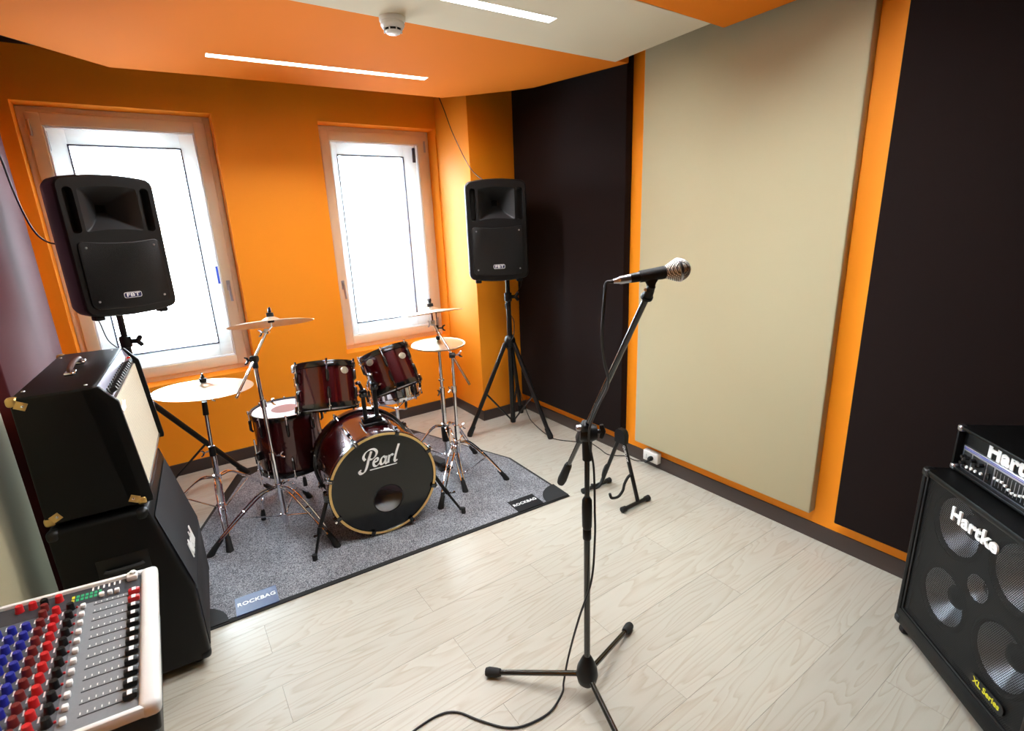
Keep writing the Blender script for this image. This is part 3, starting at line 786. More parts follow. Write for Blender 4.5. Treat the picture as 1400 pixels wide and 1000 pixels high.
# pillow inside the bass drum
pw = MB()
rows = []
for i in range(13):
    a = -PI / 2 + PI * i / 12
    rows.append([wl((BC.x, BC.y, 0)) * 0 + Vector((0.185 * math.cos(a) ** 0.5 * math.cos(b) if math.cos(a) > 0 else 0, -0.21 + 0.05 * math.sin(a) + 0.012 * math.sin(3 * b), -0.16 + 0.11 * (math.cos(a) ** 0.5 if math.cos(a) > 0 else 0) * math.sin(b))) for b in [2 * PI * k / 24 for k in range(24)]])
pil = pw.loft(rows).build('damping_pillow', PILLOW)
pil.matrix_world = M
tag(pil, 'pale grey pillow inside the bass drum behind its port', 'pillow')

# --- toms, floor tom, snare
viewR = Vector((0.86, -0.5, 0))
def tom_badges(M_, offs):
    cdir = M_.inverted().to_3x3() @ (Vector((0, 0, 1.2)) - M_.translation)
    a = math.atan2(cdir.y, cdir.x)
    return [(a + da, dz) for da, dz in offs]
M1 = mtx(T1C, T1N, viewR); M2 = mtx(T2C, T2N, viewR)
drum('rack_tom', 'wine red rack tom standing nearly upright, next to the floor tom', M1, 0.152, 0.25, 6, tom_badges(M1, [(0.08, 0)])[0][0], lug_len=0.055, a_badge=tom_badges(M1, [(0.72, 0.07)]))
drum('rack_tom', 'wine red rack tom leaning left, with two badges, before the window', M2, 0.146, 0.25, 6, tom_badges(M2, [(0.0, 0)])[0][0], lug_len=0.055, a_badge=tom_badges(M2, [(0.75, 0.045), (-0.62, 0.072)]))
FTC = (0.495, 3.235, 0.480)
MF = mtx(FTC, (0, 0, 1), viewR)
ftom = drum('floor_tom', 'large wine red floor tom with worn white head', MF, 0.188, 0.385, 8, 0.35, dot=True, lug_len=0.07)
for a in (-2.35, -0.3, 1.75):
    p = pol(0.208, a, 0)
    lb = MB().box(pol(0.2, a, -0.06), (0.03, 0.035, 0.05), Matrix.Rotation(a, 3, 'Z'), 0.008).build('leg_bracket', BLACK_GLOSS, ftom)
    lg2 = MB().tube(smooth([pol(0.21, a, 0.05), pol(0.21, a, -0.10), pol(0.212, a, -0.28), pol(0.232, a, -0.36), pol(0.24, a, -0.44)], 4), 0.0055, 8)
    lo2 = lg2.build('leg', CHROME, ftom)
    MB().tube([pol(0.236, a, -0.40), pol(0.239, a, -0.43), pol(0.24, a, -0.467)], [0.009, 0.014, 0.014], 12).build('rubber_foot', RUBBER, lo2)

SNC = Vector((1.235, 3.33, 0.60))
MS = mtx(SNC, (-0.05, 0.10, 1), viewR)
sn = drum('snare_drum', 'chrome snare drum half hidden behind the tilted tom', MS, 0.165, 0.125, 8, 0.2, lug_len=0.03, shell=CHROME, hoop=CHROME)
MB().box(pol(0.178, -1.9, 0.0), (0.03, 0.045, 0.07), Matrix.Rotation(-1.9, 3, 'Z'), 0.005).build('strainer', CHROME, sn)

# --- stands
def tripod(t, s, base, feet, zhub, zlow, mat_=CHROME, foot_r=0.013, rods=True):
    """three double-rod legs from the collar at zhub to the feet, each with a brace to the lower collar"""
    base = Vector((base[0], base[1], 0)) 
    MB().lathe([(0.012, zhub - 0.02), (0.022, zhub - 0.018), (0.022, zhub + 0.018), (0.012, zhub + 0.02)], base, seg=16).build('collar', mat_, t, s)
    MB().lathe([(0.012, zlow - 0.015), (0.02, zlow - 0.013), (0.02, zlow + 0.013), (0.012, zlow + 0.015)], base, seg=16).build('collar', mat_, t, s)
    for f in feet:
        f = Vector((f[0], f[1], 0)); d = (f - base).normalized(); n = Vector((-d.y, d.x, 0)); R = (f - base).length
        def at(r, z): return base + d * r + Vector((0, 0, z))
        rise = 0.07
        p = [at(0.022, zhub), at(R * 0.25, zhub - 0.01), at(R * 0.55, zhub * 0.62 + 0.01), at(R * 0.86, 0.075)]
        lm = MB()
        for sd_ in (-1, 1):
            q = [p[0] + n * 0.009 * sd_, p[1] + n * 0.015 * sd_, p[2] + n * 0.015 * sd_, p[3] + n * 0.009 * sd_]
            lm.tube(smooth(q, 4), 0.0060, 8)
        lm.box((p[2] + p[1]) / 2 * 0.35 + p[2] * 0.65, (0.012, 0.034, 0.012), Matrix.Rotation(math.atan2(d.y, d.x), 3, 'Z'), 0.002)
        lg_ = lm.build('leg', mat_, t, s)
        MB().tube([at(R * 0.82, 0.085), at(R * 0.92, 0.045), at(R * 0.985, 0.012), at(R * 1.0, 0.002)], [0.013, 0.016, 0.020, 0.017], 12).build('rubber_foot', RUBBER, lg_, s)
        MB().tube([at(0.016, zlow), at(R * 0.56, zhub * 0.60)], 0.0045, 8).build('brace', mat_, t, s)

def cymbal(label, c, n, R, group=None, hb=1.0):
    up_ = [(0.006, 0.024 * hb), (0.022, 0.0225 * hb), (0.040, 0.013 * hb), (0.050, 0.005 * hb), (R * 0.5, -0.001), (R * 0.8, -0.0075), (R * 0.98, -0.0145), (R, -0.0152)]
    t = tag(MB().lathe(up_ + [(r_, z_ - 0.0016) for r_, z_ in reversed(up_)], seg=72, closed=True).build('cymbal', CYMBAL), label, 'cymbal', group)
    t.matrix_world = mtx(c, n, (1, 0, 0))
    return t
def tilter(t, s, c, n, low):
    """cymbal rod, felts and wing nut at a cymbal centre"""
    c, n = Vector(c), Vector(n).normalized()
    MB().tube([Vector(low), c - n * 0.03, c + n * 0.075], [0.006, 0.005, 0.0035], 8).build('cymbal_rod', CHROME, t, s)
    MB().lathe([(0.004, 0.026), (0.019, 0.026), (0.019, 0.046), (0.004, 0.046)], c, n, 20).build('felt', RUBBER, t, s)
    MB().lathe([(0.004, -0.008), (0.017, -0.008), (0.017, 0.006), (0.004, 0.006)], c, n, 20).build('felt', RUBBER, t, s)
    u, v, a = frame_of(n)
    wn = MB().lathe([(0.003, 0.048), (0.010, 0.048), (0.009, 0.062), (0.003, 0.064)], c, n, 12)
    for sg in (-1, 1): wn.tube([c + n * 0.056, c + n * 0.064 + u * 0.013 * sg, c + n * 0.076 + u * 0.018 * sg], [0.006, 0.0065, 0.004], 8)
    wn.build('wing_nut', BLACK_METAL, t, s)
def wing(t, s, p, d, m=CHROME):
    p, d = Vector(p), Vector(d).normalized()
    u, v, a = frame_of(d)
    q = MB().cyl(p, p + d * 0.03, 0.005, seg=8)
    for sg in (-1, 1): q.tube([p + d * 0.026, p + d * 0.034 + v * 0.014 * sg, p + d * 0.046 + v * 0.018 * sg], [0.006, 0.0055, 0.004], 8)
    return q.build('wing_bolt', m, t, s)

# A: ride on a straight stand, left
sA = Vector((0.075, 3.33, 0))
CA, NA = Vector((0.103, 3.297, 0.873)), Vector((0.06, 0.02, 1))
st = thing('cymbal_stand', 'chrome stand under the wide cymbal beside the amplifier stack', 'cymbal stand', sA)
tripod(st, sA, sA, [(0.053, 2.937), (0.378, 3.575), (-0.27, 3.52)], 0.30, 0.09)
MB().cyl(sA + Vector((0, 0, 0.05)), sA + Vector((0.004, -0.004, 0.47)), 0.0155, seg=14).build('lower_tube', CHROME, st, sA)
MB().cyl(sA + Vector((0.004, -0.004, 0.47)), sA + Vector((0.014, -0.018, 0.75)), 0.0105, seg=14).build('upper_tube', CHROME, st, sA)
MB().cyl(sA + Vector((0.0035, -0.0035, 0.44)), sA + Vector((0.0045, -0.0045, 0.50)), 0.018, seg=14).build('height_clamp', BLACK_METAL, st, sA)
MB().cyl(sA + Vector((0.011, -0.014, 0.70)), sA + Vector((0.016, -0.02, 0.78)), 0.016, 0.014, seg=14).build('height_clamp', BLACK_METAL, st, sA)
wing(st, sA, sA + Vector((-0.014, -0.01, 0.475)), (-1, -0.4, 0))
tp = sA + Vector((0.017, -0.022, 0.80))
MB().lathe([(0.0, -0.016), (0.016, -0.014), (0.018, 0.0), (0.016, 0.014), (0.0, 0.016)], tp, (0.8, -0.5, 0), 16).build('tilter', CHROME, st, sA)
wing(st, sA, tp + Vector((0.012, -0.01, 0)), (0.86, -0.5, 0))
tilter(st, sA, CA, NA, tp)
cymbal('wide pale cymbal lying almost level beside the amplifier stack', CA, NA, 0.254)

# B: crash on a boom stand, before the floor tom
sB = Vector((0.363, 3.027, 0))
CB, NB = Vector((0.478, 3.10, 1.223)), Vector((0.035, 0.24, 1))
st = thing('cymbal_stand', 'chrome boom stand in front of the floor tom', 'cymbal stand', sB)
tripod(st, sB, sB, [(-0.048, 2.958), (0.551, 2.609), (0.562, 3.28)], 0.27, 0.08)
topB = Vector((0.352, 3.03, 1.04))
MB().cyl(sB + Vector((0, 0, 0.03)), sB + Vector((-0.004, 0, 0.48)), 0.0165, seg=14).build('lower_tube', CHROME, st, sB)
MB().cyl(sB + Vector((-0.004, 0, 0.48)), topB, 0.011, seg=14).build('upper_tube', CHROME, st, sB)
for zz, rr in ((0.465, 0.019), (0.785, 0.017)):
    MB().cyl(sB + Vector((-0.005, 0, zz - 0.022)), sB + Vector((-0.005, 0, zz + 0.022)), rr, seg=14).build('height_clamp', CHROME, st, sB)
    wing(st, sB, sB + Vector((0.012, -0.008, zz)), (0.86, -0.5, 0.1))
loB, hiB = Vector((0.24, 2.90, 0.83)), Vector((0.452, 3.125, 1.165))
dB = (hiB - topB).normalized(); loB = topB - dB * 0.24
MB().cyl(loB, hiB, 0.0075, seg=12).build('boom_arm', CHROME, st, sB)
MB().lathe([(0.0, -0.02), (0.018, -0.018), (0.02, 0.0), (0.018, 0.018), (0.0, 0.02)], topB, (0.8, -0.55, 0), 16).cyl(topB - Vector((0, 0, 0.05)), topB, 0.015, seg=12).build('boom_clamp', BLACK_METAL, st, sB)
wing(st, sB, topB + Vector((-0.012, -0.014, 0)), (-0.8, -0.5, 0.1), BLACK_METAL)
MB().lathe([(0.0, -0.013), (0.015, -0.012), (0.016, 0.0), (0.015, 0.012), (0.0, 0.013)], hiB, (0.8, -0.5, 0), 14).build('tilter', CHROME, st, sB)
wing(st, sB, hiB + Vector((-0.01, -0.008, 0)), (-0.8, -0.5, 0))
tilter(st, sB, CB, NB, hiB)
cymbal('tilted crash cymbal seen edge-on above the floor tom', CB, NB, 0.225)

# C: hi-hat
sC = Vector((1.454, 3.023, 0))
CC = Vector((1.454, 3.023, 0.955)); NC = Vector((0.0, -0.03, 1))
st = thing('hi_hat_stand', 'chrome hi-hat stand with black pedal clutch between drum and boom stand', 'hi-hat stand', sC)
tripod(st, sC, sC, [(1.405, 2.69), (1.76, 3.16), (1.16, 3.19)], 0.36, 0.14)
MB().cyl(sC + Vector((0, 0, 0.05)), sC + Vector((0, 0, 0.62)), 0.0165, seg=14).build('lower_tube', CHROME, st, sC)
MB().cyl(sC + Vector((0, 0, 0.62)), sC + Vector((0, 0, 0.905)), 0.0105, seg=14).build('upper_tube', CHROME, st, sC)
MB().cyl(sC + Vector((0, 0, 0.25)), sC + Vector((0, 0, 0.36)), 0.026, 0.03, seg=16).build('spring_housing', BLACK_METAL, st, sC)
MB().cyl(sC + Vector((0, 0, 0.60)), sC + Vector((0, 0, 0.64)), 0.018, seg=14).build('height_clamp', CHROME, st, sC)
MB().cyl(sC + Vector((0, 0, 0.69)), sC + Vector((0, 0, 0.70)), 0.02, seg=14).build('memory_lock', CHROME, st, sC)
wing(st, sC, sC + Vector((-0.012, -0.012, 0.62)), (-0.8, -0.5, 0), BLACK_METAL)
MB().lathe([(0.006, 0.0), (0.022, 0.0), (0.024, 0.016), (0.006, 0.02)], sC + Vector((0, 0, 0.90)), seg=18).build('seat_cup', BLACK_METAL, st, sC)
MB().cyl(sC + Vector((0, 0, 0.90)), sC + Vector((0, 0, 1.19)), 0.0033, seg=8).build('pull_rod', CHROME, st, sC)
MB().cyl(CC + Vector((0, 0, 0.018)), CC + Vector((0, 0, 0.04)), 0.014, seg=14).build('felt', RUBBER, st, sC)
MB().cyl(CC + Vector((0, 0, 0.07)), CC + Vector((0, 0, 0.115)), 0.010, seg=12).build('clutch', BLACK_METAL, st, sC)
wing(st, sC, CC + Vector((0.006, -0.004, 0.095)), (0.86, -0.5, 0), BLACK_METAL)
pd = MB().box2(sC + Vector((-0.05, 0.02, 0.01)), sC + Vector((0.05, 0.07, 0.022)), 0.004)
pb = Matrix.Rotation(math.radians(-10), 3, 'X')
pd.box(sC + Vector((0, 0.16, 0.042)), (0.07, 0.23, 0.01), pb, 0.003)
pd.build('foot_pedal', RUBBER, st, sC)
cymbal('upper hi-hat cymbal of the pair by the column', CC, NC, 0.178, 'hi-hat cymbal pair', 0.6)
lowc = cymbal('lower hi-hat cymbal of the pair by the column', CC - Vector((0, 0, 0.026)), (0, 0.03, -1), 0.178, 'hi-hat cymbal pair', 0.6)

# D: crash on the right boom stand
sD = Vector((1.452, 2.843, 0))
CD, ND = Vector((1.40, 2.977, 1.178)), Vector((0.0, 0.2, 1))
st = thing('cymbal_stand', 'chrome boom stand at the right of the bass drum', 'cymbal stand', sD)
tripod(st, sD, sD, [(1.715, 2.659), (1.179, 2.61), (1.60, 3.13)], 0.30, 0.06)
topD = Vector((1.456, 2.84, 0.90))
MB().cyl(sD + Vector((0, 0, 0.03)), sD + Vector((0, 0, 0.40)), 0.0165, seg=14).build('lower_tube', CHROME, st, sD)
MB().cyl(sD + Vector((0, 0, 0.40)), sD + Vector((0.002, -0.002, 0.68)), 0.012, seg=14).build('middle_tube', CHROME, st, sD)
MB().cyl(sD + Vector((0.002, -0.002, 0.68)), topD, 0.0095, seg=14).build('upper_tube', CHROME, st, sD)
for zz in (0.40, 0.675):
    MB().cyl(sD + Vector((0, 0, zz - 0.022)), sD + Vector((0, 0, zz + 0.022)), 0.018, seg=14).build('height_clamp', CHROME, st, sD)
    wing(st, sD, sD + Vector((-0.012 if zz > 0.5 else 0.012, 0, zz)), (-0.8 if zz > 0.5 else 0.8, -0.5, 0.2))
hiD = Vector((1.40, 2.965, 1.10)); dD = (hiD - topD).normalized(); loD = topD - dD * 0.22
MB().cyl(loD, hiD, 0.0072, seg=12).build('boom_arm', CHROME, st, sD)
MB().lathe([(0.0, -0.02), (0.017, -0.018), (0.019, 0.0), (0.017, 0.018), (0.0, 0.02)], topD, (0.8, -0.55, 0), 16).build('boom_clamp', BLACK_METAL, st, sD)
wing(st, sD, topD + Vector((0.014, -0.008, 0)), (0.86, -0.45, 0.1))
MB().lathe([(0.0, -0.015), (0.017, -0.013), (0.018, 0.0), (0.017, 0.013), (0.0, 0.015)], hiD, (0.8, -0.5, 0), 14).build('tilter', STEEL, st, sD)
wing(st, sD, hiD + Vector((-0.01, -0.008, 0)), (-0.8, -0.5, 0.1), STEEL)
tilter(st, sD, CD, ND, hiD)
cymbal('crash cymbal on the boom before the right window', CD, ND, 0.20)

# snare stand
sS = Vector((SNC.x, SNC.y, 0))
st = thing('snare_stand', 'chrome basket stand under the snare drum', 'snare stand', sS)
tripod(st, sS, sS, [(1.235, 3.08), (1.45, 3.46), (1.02, 3.46)], 0.30, 0.10)
MB().cyl(sS + Vector((0, 0, 0.06)), sS + Vector((0, 0, 0.46)), 0.0125, seg=14).build('tube', CHROME, st, sS)
for k in range(3):
    a = 0.5 + k * 2 * PI / 3
    bk = MB().tube(smooth([sS + Vector((0, 0, 0.45)), sS + pol(0.09, a, 0.478), sS + pol(0.19, a, 0.505), sS + pol(0.198, a, 0.545)], 4), 0.0055, 8).build('basket_arm', CHROME, st, sS)
    MB().tube([sS + pol(0.192, a, 0.515), sS + pol(0.2, a, 0.56)], 0.009, 10).build('rubber_tip', RUBBER, bk, sS)

# ================================================================== loudspeakers
def speaker(loc, rz, label):
    t = thing('loudspeaker', label, 'loudspeaker', loc, rz, 'powered loudspeakers on tripods')
    W_, H_ = 0.44, 0.68
    yf = -0.225
    zc = H_ / 2
    ol = lambda s_, y, sz=1.0, b=0.022: [Vector((p[0], y, p[1] + zc)) for p in rrect(W_ * s_, H_ * sz, 0.035 * s_, 5, b, b)]
    r0 = ol(0.955, yf, 0.972); 
    rings = [r0, ol(0.985, yf + 0.006, 0.992), ol(1.0, yf + 0.022), ol(0.985, yf + 0.15), ol(0.86, yf + 0.27, 0.985), ol(0.62, yf + 0.385, 0.95, 0.012), ol(0.56, yf + 0.40, 0.92, 0.01)]
    body = MB().loft(rings, cap0=False, cap1=True)
    horn = [Vector((p[0], yf, p[1])) for p in rrect(0.262, 0.215, 0.012, 3, 0.012, -0.012, 0, zc + 0.185)]
    ports = [[Vector((p[0], yf, p[1])) for p in rrect(0.043, 0.225, 0.02, 5, 0, 0, sx * 0.168, zc + 0.185, 2)] for sx in (-1, 1)]
    body.holed([r0, horn] + ports)
    body.build('cabinet', BLACK_PL, t)
    hc = Vector((0, yf, zc + 0.20))
    hr = []
    for k in range(7):
        q = k / 6; sc_ = 1 - q * 0.80; ex = 1 - (q ** 0.75) * 0.82
        hr.append([Vector((hc.x + (p.x - hc.x) * ex, yf + 0.13 * q, hc.z + (p.z - hc.z) * sc_)) for p in horn])
    ho_ = MB().loft(hr, cap0=False, cap1=False).build('horn', HORN, t)
    MB().loft([hr[-1], [p + Vector((0, 0.05, 0)) for p in hr[-1]]], cap0=False).build('horn_throat', RUBBER, ho_)
    for p in ports:
        pc = sum(p, Vector()) / len(p)
        MB().loft([p, [Vector((pc.x + (q.x - pc.x) * 0.8, yf + 0.07, pc.z + (q.z - pc.z) * 0.92)) for q in p]], cap0=False).build('bass_port', RUBBER, t)
    gz = zc - 0.135
    gr = [[Vector((p[0], y, p[1])) for p in rrect(0.375 * s_, 0.345 * s_, 0.03, 4, -0.016, 0.014, 0, gz)] for y, s_ in ((yf + 0.002, 1.0), (yf - 0.010, 0.995), (yf - 0.013, 0.975))]
    g = MB().loft(gr).build('grille', GRILLE_PA, t)
    for sx in (-1, 1):
        for sz in (-1, 1):
            MB().lathe([(0.0, 0.004), (0.005, 0.003), (0.006, 0.0)], (sx * 0.155, yf - 0.013, gz + sz * 0.137), (0, -1, 0), 10).build('screw', STEEL, g)
    lz = gz - 0.118
    lp = [[Vector((p[0], y, p[1])) for p in rrect(0.084, 0.030, 0.009, 4, 0, 0, 0, lz, 2)] for y in (yf - 0.012, yf - 0.0165)]
    pl = MB().loft(lp).build('logo_plate', WHITE_INK, t)
    MB().loft([[Vector((p[0], y, p[1])) for p in rrect(0.079, 0.025, 0.007, 4, 0, 0, 0, lz, 2)] for y in (yf - 0.0165, yf - 0.0172)]).build('logo_field', NAVY_INK, pl)
    text_part('lettering', 'FBT', 0.026, (0, yf - 0.0174, lz), (1, 0, 0), (0, -1, 0), WHITE_INK, pl, sx=1.45, offset=0.0006, extrude=0.0006, spacing=1.05)
    for sx in (-1, 1):
        MB().box2((sx * 0.155 - 0.022, yf + 0.03, -0.033), (sx * 0.155 + 0.022, yf + 0.09, -0.008), 0.006).build('foot', RUBBER, t)
        MB().box2((sx * 0.075 - 0.02, 0.08, -0.032), (sx * 0.075 + 0.02, 0.13, -0.002), 0.006).build('foot', RUBBER, t)
    MB().lathe([(0.019, -0.04), (0.03, -0.04), (0.034, -0.01), (0.034, 0.01)], seg=20).build('pole_cup', BLACK_PL, t)
    return t
HORN = mat('black_horn_plastic', lin(27, 27, 28), 0.5, bump=(200, 0.1, 0.0006))
NAVY_INK = mat('navy_print', lin(22, 26, 80), 0.4, bump=(80, 0.02, 0.0003))
P1, P2 = Vector((-0.219, 3.676, 0)), Vector((2.20, 3.438, 0))
P2 = Vector((2.275, 3.396, 0))
ZS = 1.305
speaker((P1.x, P1.y, ZS + 0.014), math.radians(23.2), 'black loudspeaker before the left window')
n2 = Vector((math.sin(math.radians(-27.3)), -math.cos(math.radians(-27.3)), 0))
c2 = Vector((2.09, 3.219, 0)) - n2 * 0.225
speaker((c2.x, c2.y, ZS), math.radians(-27.3), 'black loudspeaker on its stand in the corner by the column')

def speaker_stand(P, feet, zhub, zlow, ztop, label, kdir, dz=0.365):
    t = thing('speaker_stand', label, 'speaker stand', P, 0, 'tripod speaker stands')
    V = lambda x, y, z: P + Vector((x, y, z))
    MB().cyl(V(0, 0, zlow - 0.03), V(0, 0, zhub + dz + 0.02), 0.0205, seg=18).build('lower_tube', BLACK_METAL, t, P)
    MB().cyl(V(0, 0, zhub + dz), V(0, 0, ztop), 0.017, seg=18).build('upper_tube', BLACK_METAL, t, P)
    MB().lathe([(0.021, -0.05), (0.034, -0.045), (0.045, -0.01), (0.045, 0.02), (0.03, 0.05), (0.021, 0.055)], V(0, 0, zhub), seg=20).build('leg_collar', BLACK_PL, t, P)
    MB().lathe([(0.021, -0.035), (0.03, -0.03), (0.03, 0.03), (0.021, 0.035)], V(0, 0, zhub + dz), seg=20).build('height_clamp', BLACK_PL, t, P)
    kd = Vector(kdir).normalized()
    u, v, a = frame_of(kd)
    kz = V(0, 0, zhub + dz)
    kb = MB().cyl(kz + kd * 0.02, kz + kd * 0.065, 0.014, seg=12)
    for sg in (-1, 1): kb.tube([kz + kd * 0.06, kz + kd * 0.074 + v * 0.02 * sg, kz + kd * 0.08 + v * 0.032 * sg], [0.013, 0.014, 0.008], 10)
    kb.build('clamp_knob', BLACK_PL, t, P)
    MB().lathe([(0.0, -0.03), (0.022, -0.03), (0.026, 0.0), (0.022, 0.014)], V(0, 0, zlow), seg=16).build('lower_collar', BLACK_PL, t, P)
    for f in feet:
        f = Vector((f[0], f[1], 0)); d = (f - P).normalized(); R = (f - P).length
        at = lambda r, z: P + d * r + Vector((0, 0, z))
        lg_ = MB().tube([at(0.04, zhub - 0.01), at(R * 0.97, 0.035)], 0.0178, 12).build('leg', BLACK_METAL, t, P)
        MB().tube([at(R * 0.90, 0.085), at(R * 0.99, 0.02), at(R * 1.0, 0.001)], [0.020, 0.024, 0.021], 14).build('rubber_foot', RUBBER, lg_, P)
        MB().tube([at(0.02, zlow), at(0.04 + (R * 0.97 - 0.04) * 0.56, zhub - 0.01 - (zhub - 0.045) * 0.56)], 0.0075, 8).build('brace', BLACK_METAL, t, P)
    return t
speaker_stand(P1, [(0.281, 3.945), (-0.51, 3.93), (-0.25, 3.16)], 0.757, 0.16, ZS + 0.02, 'black tripod stand of the loudspeaker before the left window', (0.95, -0.3, 0))
speaker_stand(P2, [(1.895, 3.488), (2.384, 3.022), (2.545, 3.66)], 0.765, 0.09, ZS + 0.0, 'black tripod stand in the corner by the column', (0.8, -0.6, 0))

# ================================================================== microphone stand
pm = Vector((1.03, 1.12, 0))
ms = thing('microphone_stand', 'black tripod microphone stand with boom and counterweight', 'microphone stand', pm)
V = lambda x, y, z: pm + Vector((x, y, z))
MB().lathe([(0.0, 0.045), (0.018, 0.046), (0.034, 0.065), (0.040, 0.095), (0.036, 0.125), (0.024, 0.155), (0.016, 0.172), (0.011, 0.178)], pm, seg=28).build('leg_hub', BLACK_PL, ms, pm)
for f in ((0.781, 1.405), (1.382, 1.241), (0.935, 0.765)):
    f = Vector((f[0], f[1], 0)); d = (f - pm).normalized(); R = (f - pm).length
    at = lambda r, z: pm + d * r + Vector((0, 0, z))
    lo3 = MB().tube([at(0.02, 0.092), at(R * 0.93, 0.022)], 0.0098, 14).build('leg', BLACK_GLOSS, ms, pm)
    MB().tube([at(R * 0.88, 0.027), at(R * 0.92, 0.023), at(R * 1.0, 0.019), at(R * 1.035, 0.017)], [0.0135, 0.017, 0.0185, 0.015], 14).build('rubber_foot', RUBBER, lo3, pm)
MB().cyl(V(0, 0, 0.15), V(0.0, 0, 0.72), 0.0112, seg=18).build('lower_tube', BLACK_GLOSS, ms, pm)
MB().lathe([(0.0115, 0.66), (0.0145, 0.665), (0.0145, 0.70), (0.013, 0.702), (0.0165, 0.712), (0.0175, 0.78), (0.0165, 0.81), (0.010, 0.822)], pm, seg=22).build('clutch_grip', BLACK_PL, ms, pm)
MB().cyl(V(0, 0, 0.8), V(0.0, 0, 1.0), 0.0085, seg=16).build('upper_tube', BLACK_GLOSS, ms, pm)
ct = Vector((1.03, 1.12, 1.052)); bt = Vector((0.930, 0.808, 1.52)); bdv = (bt - ct).normalized()
MB().cyl(V(0, 0, 0.955), V(0, 0, 1.03), 0.015, 0.017, seg=18).build('boom_base', BLACK_PL, ms, pm)
side = Vector((0.83, -0.56, 0))
cpm = MB().lathe([(0.0, -0.026), (0.026, -0.024), (0.03, -0.008), (0.03, 0.012), (0.024, 0.03), (0.0, 0.032)], V(0, 0, 1.05), side, 22)
cpm.build('boom_clutch', BLACK_PL, ms, pm)
ub, vb, ab = frame_of(bdv, side)
Mb = Matrix((( ub.x, vb.x, ab.x), (ub.y, vb.y, ab.y), (ub.z, vb.z, ab.z)))
MB().box(ct - bdv * 0.0 - side * 0.014, (0.032, 0.026, 0.10), Mb, 0.008, 3).build('boom_block', BLACK_PL, ms, pm)
kb = MB().cyl(ct + side * 0.02, ct + side * 0.05, 0.008, seg=12)
kb.tube([ct + side * 0.045 + Vector((0, 0, 0.022)), ct + side * 0.05, ct + side * 0.045 - Vector((0, 0, 0.022))], [0.007, 0.010, 0.007], 10)
kb.build('clamp_knob', BLACK_METAL, ms, pm)
MB().lathe([(0.0, -0.012), (0.009, -0.01), (0.011, 0.0), (0.009, 0.01), (0.0, 0.012)], ct - side * 0.03 + bdv * 0.025, side, 14).build('boom_bolt', STEEL, ms, pm)
off = -side * 0.014
MB().cyl(ct + off - bdv * 0.24, bt + off * 0.0, 0.0078, seg=16).build('boom_arm', BLACK_GLOSS, ms, pm)
MB().tube([ct + off - bdv * q for q in (0.20, 0.215, 0.25, 0.31, 0.335, 0.342)], [0.010, 0.0135, 0.0145, 0.0165, 0.014, 0.006], 16).build('counterweight', RUBBER, ms, pm)
# microphone clip at the boom tip
mh = Vector((0.983, 0.763, 1.581)); mt = Vector((0.889, 0.822, 1.5665)); mdv = (mh - mt).normalized()
mc_ = mt + mdv * 0.052
ck = MB().cyl(bt - bdv * 0.004, bt + bdv * 0.022, 0.0125, 0.011, seg=16)
ck.lathe([(0.010, -0.001), (0.0145, 0.0), (0.0145, 0.006), (0.010, 0.007)], bt - bdv * 0.002, bdv, 18)
ck.tube([bt + bdv * 0.015, bt + bdv * 0.034], [0.0105, 0.0095], 14)
clip = ck.build('microphone_clip', BLACK_PL, ms, pm)
nk = (bt + bdv * 0.028); upv = (mc_ - nk).normalized(); sdv = mdv.cross(upv).normalized(); dn = (mc_ - nk).length
def nring(h_, wl_, tk): return [nk + upv * h_ + mdv * wl_ * math.cos(2 * PI * k / 16) + sdv * tk * math.sin(2 * PI * k / 16) for k in range(16)]
ck2 = MB().loft([nring(-0.004, 0.009, 0.008), nring(dn * 0.3, 0.011, 0.008), nring(dn * 0.65, 0.018, 0.0085), nring(dn * 0.95, 0.028, 0.010)])
ck2.lathe([(0.0112, -0.030), (0.0138, -0.030), (0.0150, 0.026), (0.0120, 0.026)], mc_, mdv, 24, closed=True)
ck2.build('clip_cradle', RUBBER, clip, pm)
MB().lathe([(0.0, 0.0), (0.004, 0.0), (0.004, 0.003), (0.0, 0.004)], bt + bdv * 0.024 - side * 0.010, (-0.83, -0.56, 0), 12).build('pivot_screw', STEEL, clip, pm)

mic = thing('microphone', 'black handheld microphone with silver ball grille on the boom', 'microphone', mt)
MB().tube([mt + mdv * q for q in (0.0, 0.012, 0.05, 0.083, 0.0895)], [0.0105, 0.0112, 0.0122, 0.0132, 0.0140], 28).build('body', BLACK_PL, mic, mt)
gm = mat('silver_mesh_grille', lin(198, 198, 192), 0.5, metal=0.35)
nt = gm.node_tree; bb_ = nt.nodes['Principled BSDF']
tcn = nt.nodes['Texture Coordinate']
hgt = None
def wave(rot, sc_):
    mp = nt.nodes.new('ShaderNodeMapping'); mp.inputs['Rotation'].default_value = rot; nt.links.new(tcn.outputs['Object'], mp.inputs['Vector'])
    wv_ = nt.nodes.new('ShaderNodeTexWave'); wv_.inputs['Scale'].default_value = sc_; nt.links.new(mp.outputs[0], wv_.inputs['Vector']); return wv_.outputs['Fac']
mn = nt.nodes.new('ShaderNodeMath'); mn.operation = 'MULTIPLY'; nt.links.new(wave((0, 0.5, 0.6), 85), mn.inputs[0]); nt.links.new(wave((0.4, 0.2, 2.1), 85), mn.inputs[1])
mxn = nt.nodes.new('ShaderNodeMix'); mxn.data_type = 'RGBA'; mxn.inputs[6].default_value = lin(70, 70, 66); mxn.inputs[7].default_value = lin(235, 235, 228)
cr = nt.nodes.new('ShaderNodeMapRange'); cr.inputs['From Min'].default_value = 0.0; cr.inputs['From Max'].default_value = 0.45; nt.links.new(mn.outputs[0], cr.inputs['Value'])
nt.links.new(cr.outputs[0], mxn.inputs[0]); nt.links.new(mxn.outputs[2], bb_.inputs['Base Color'])
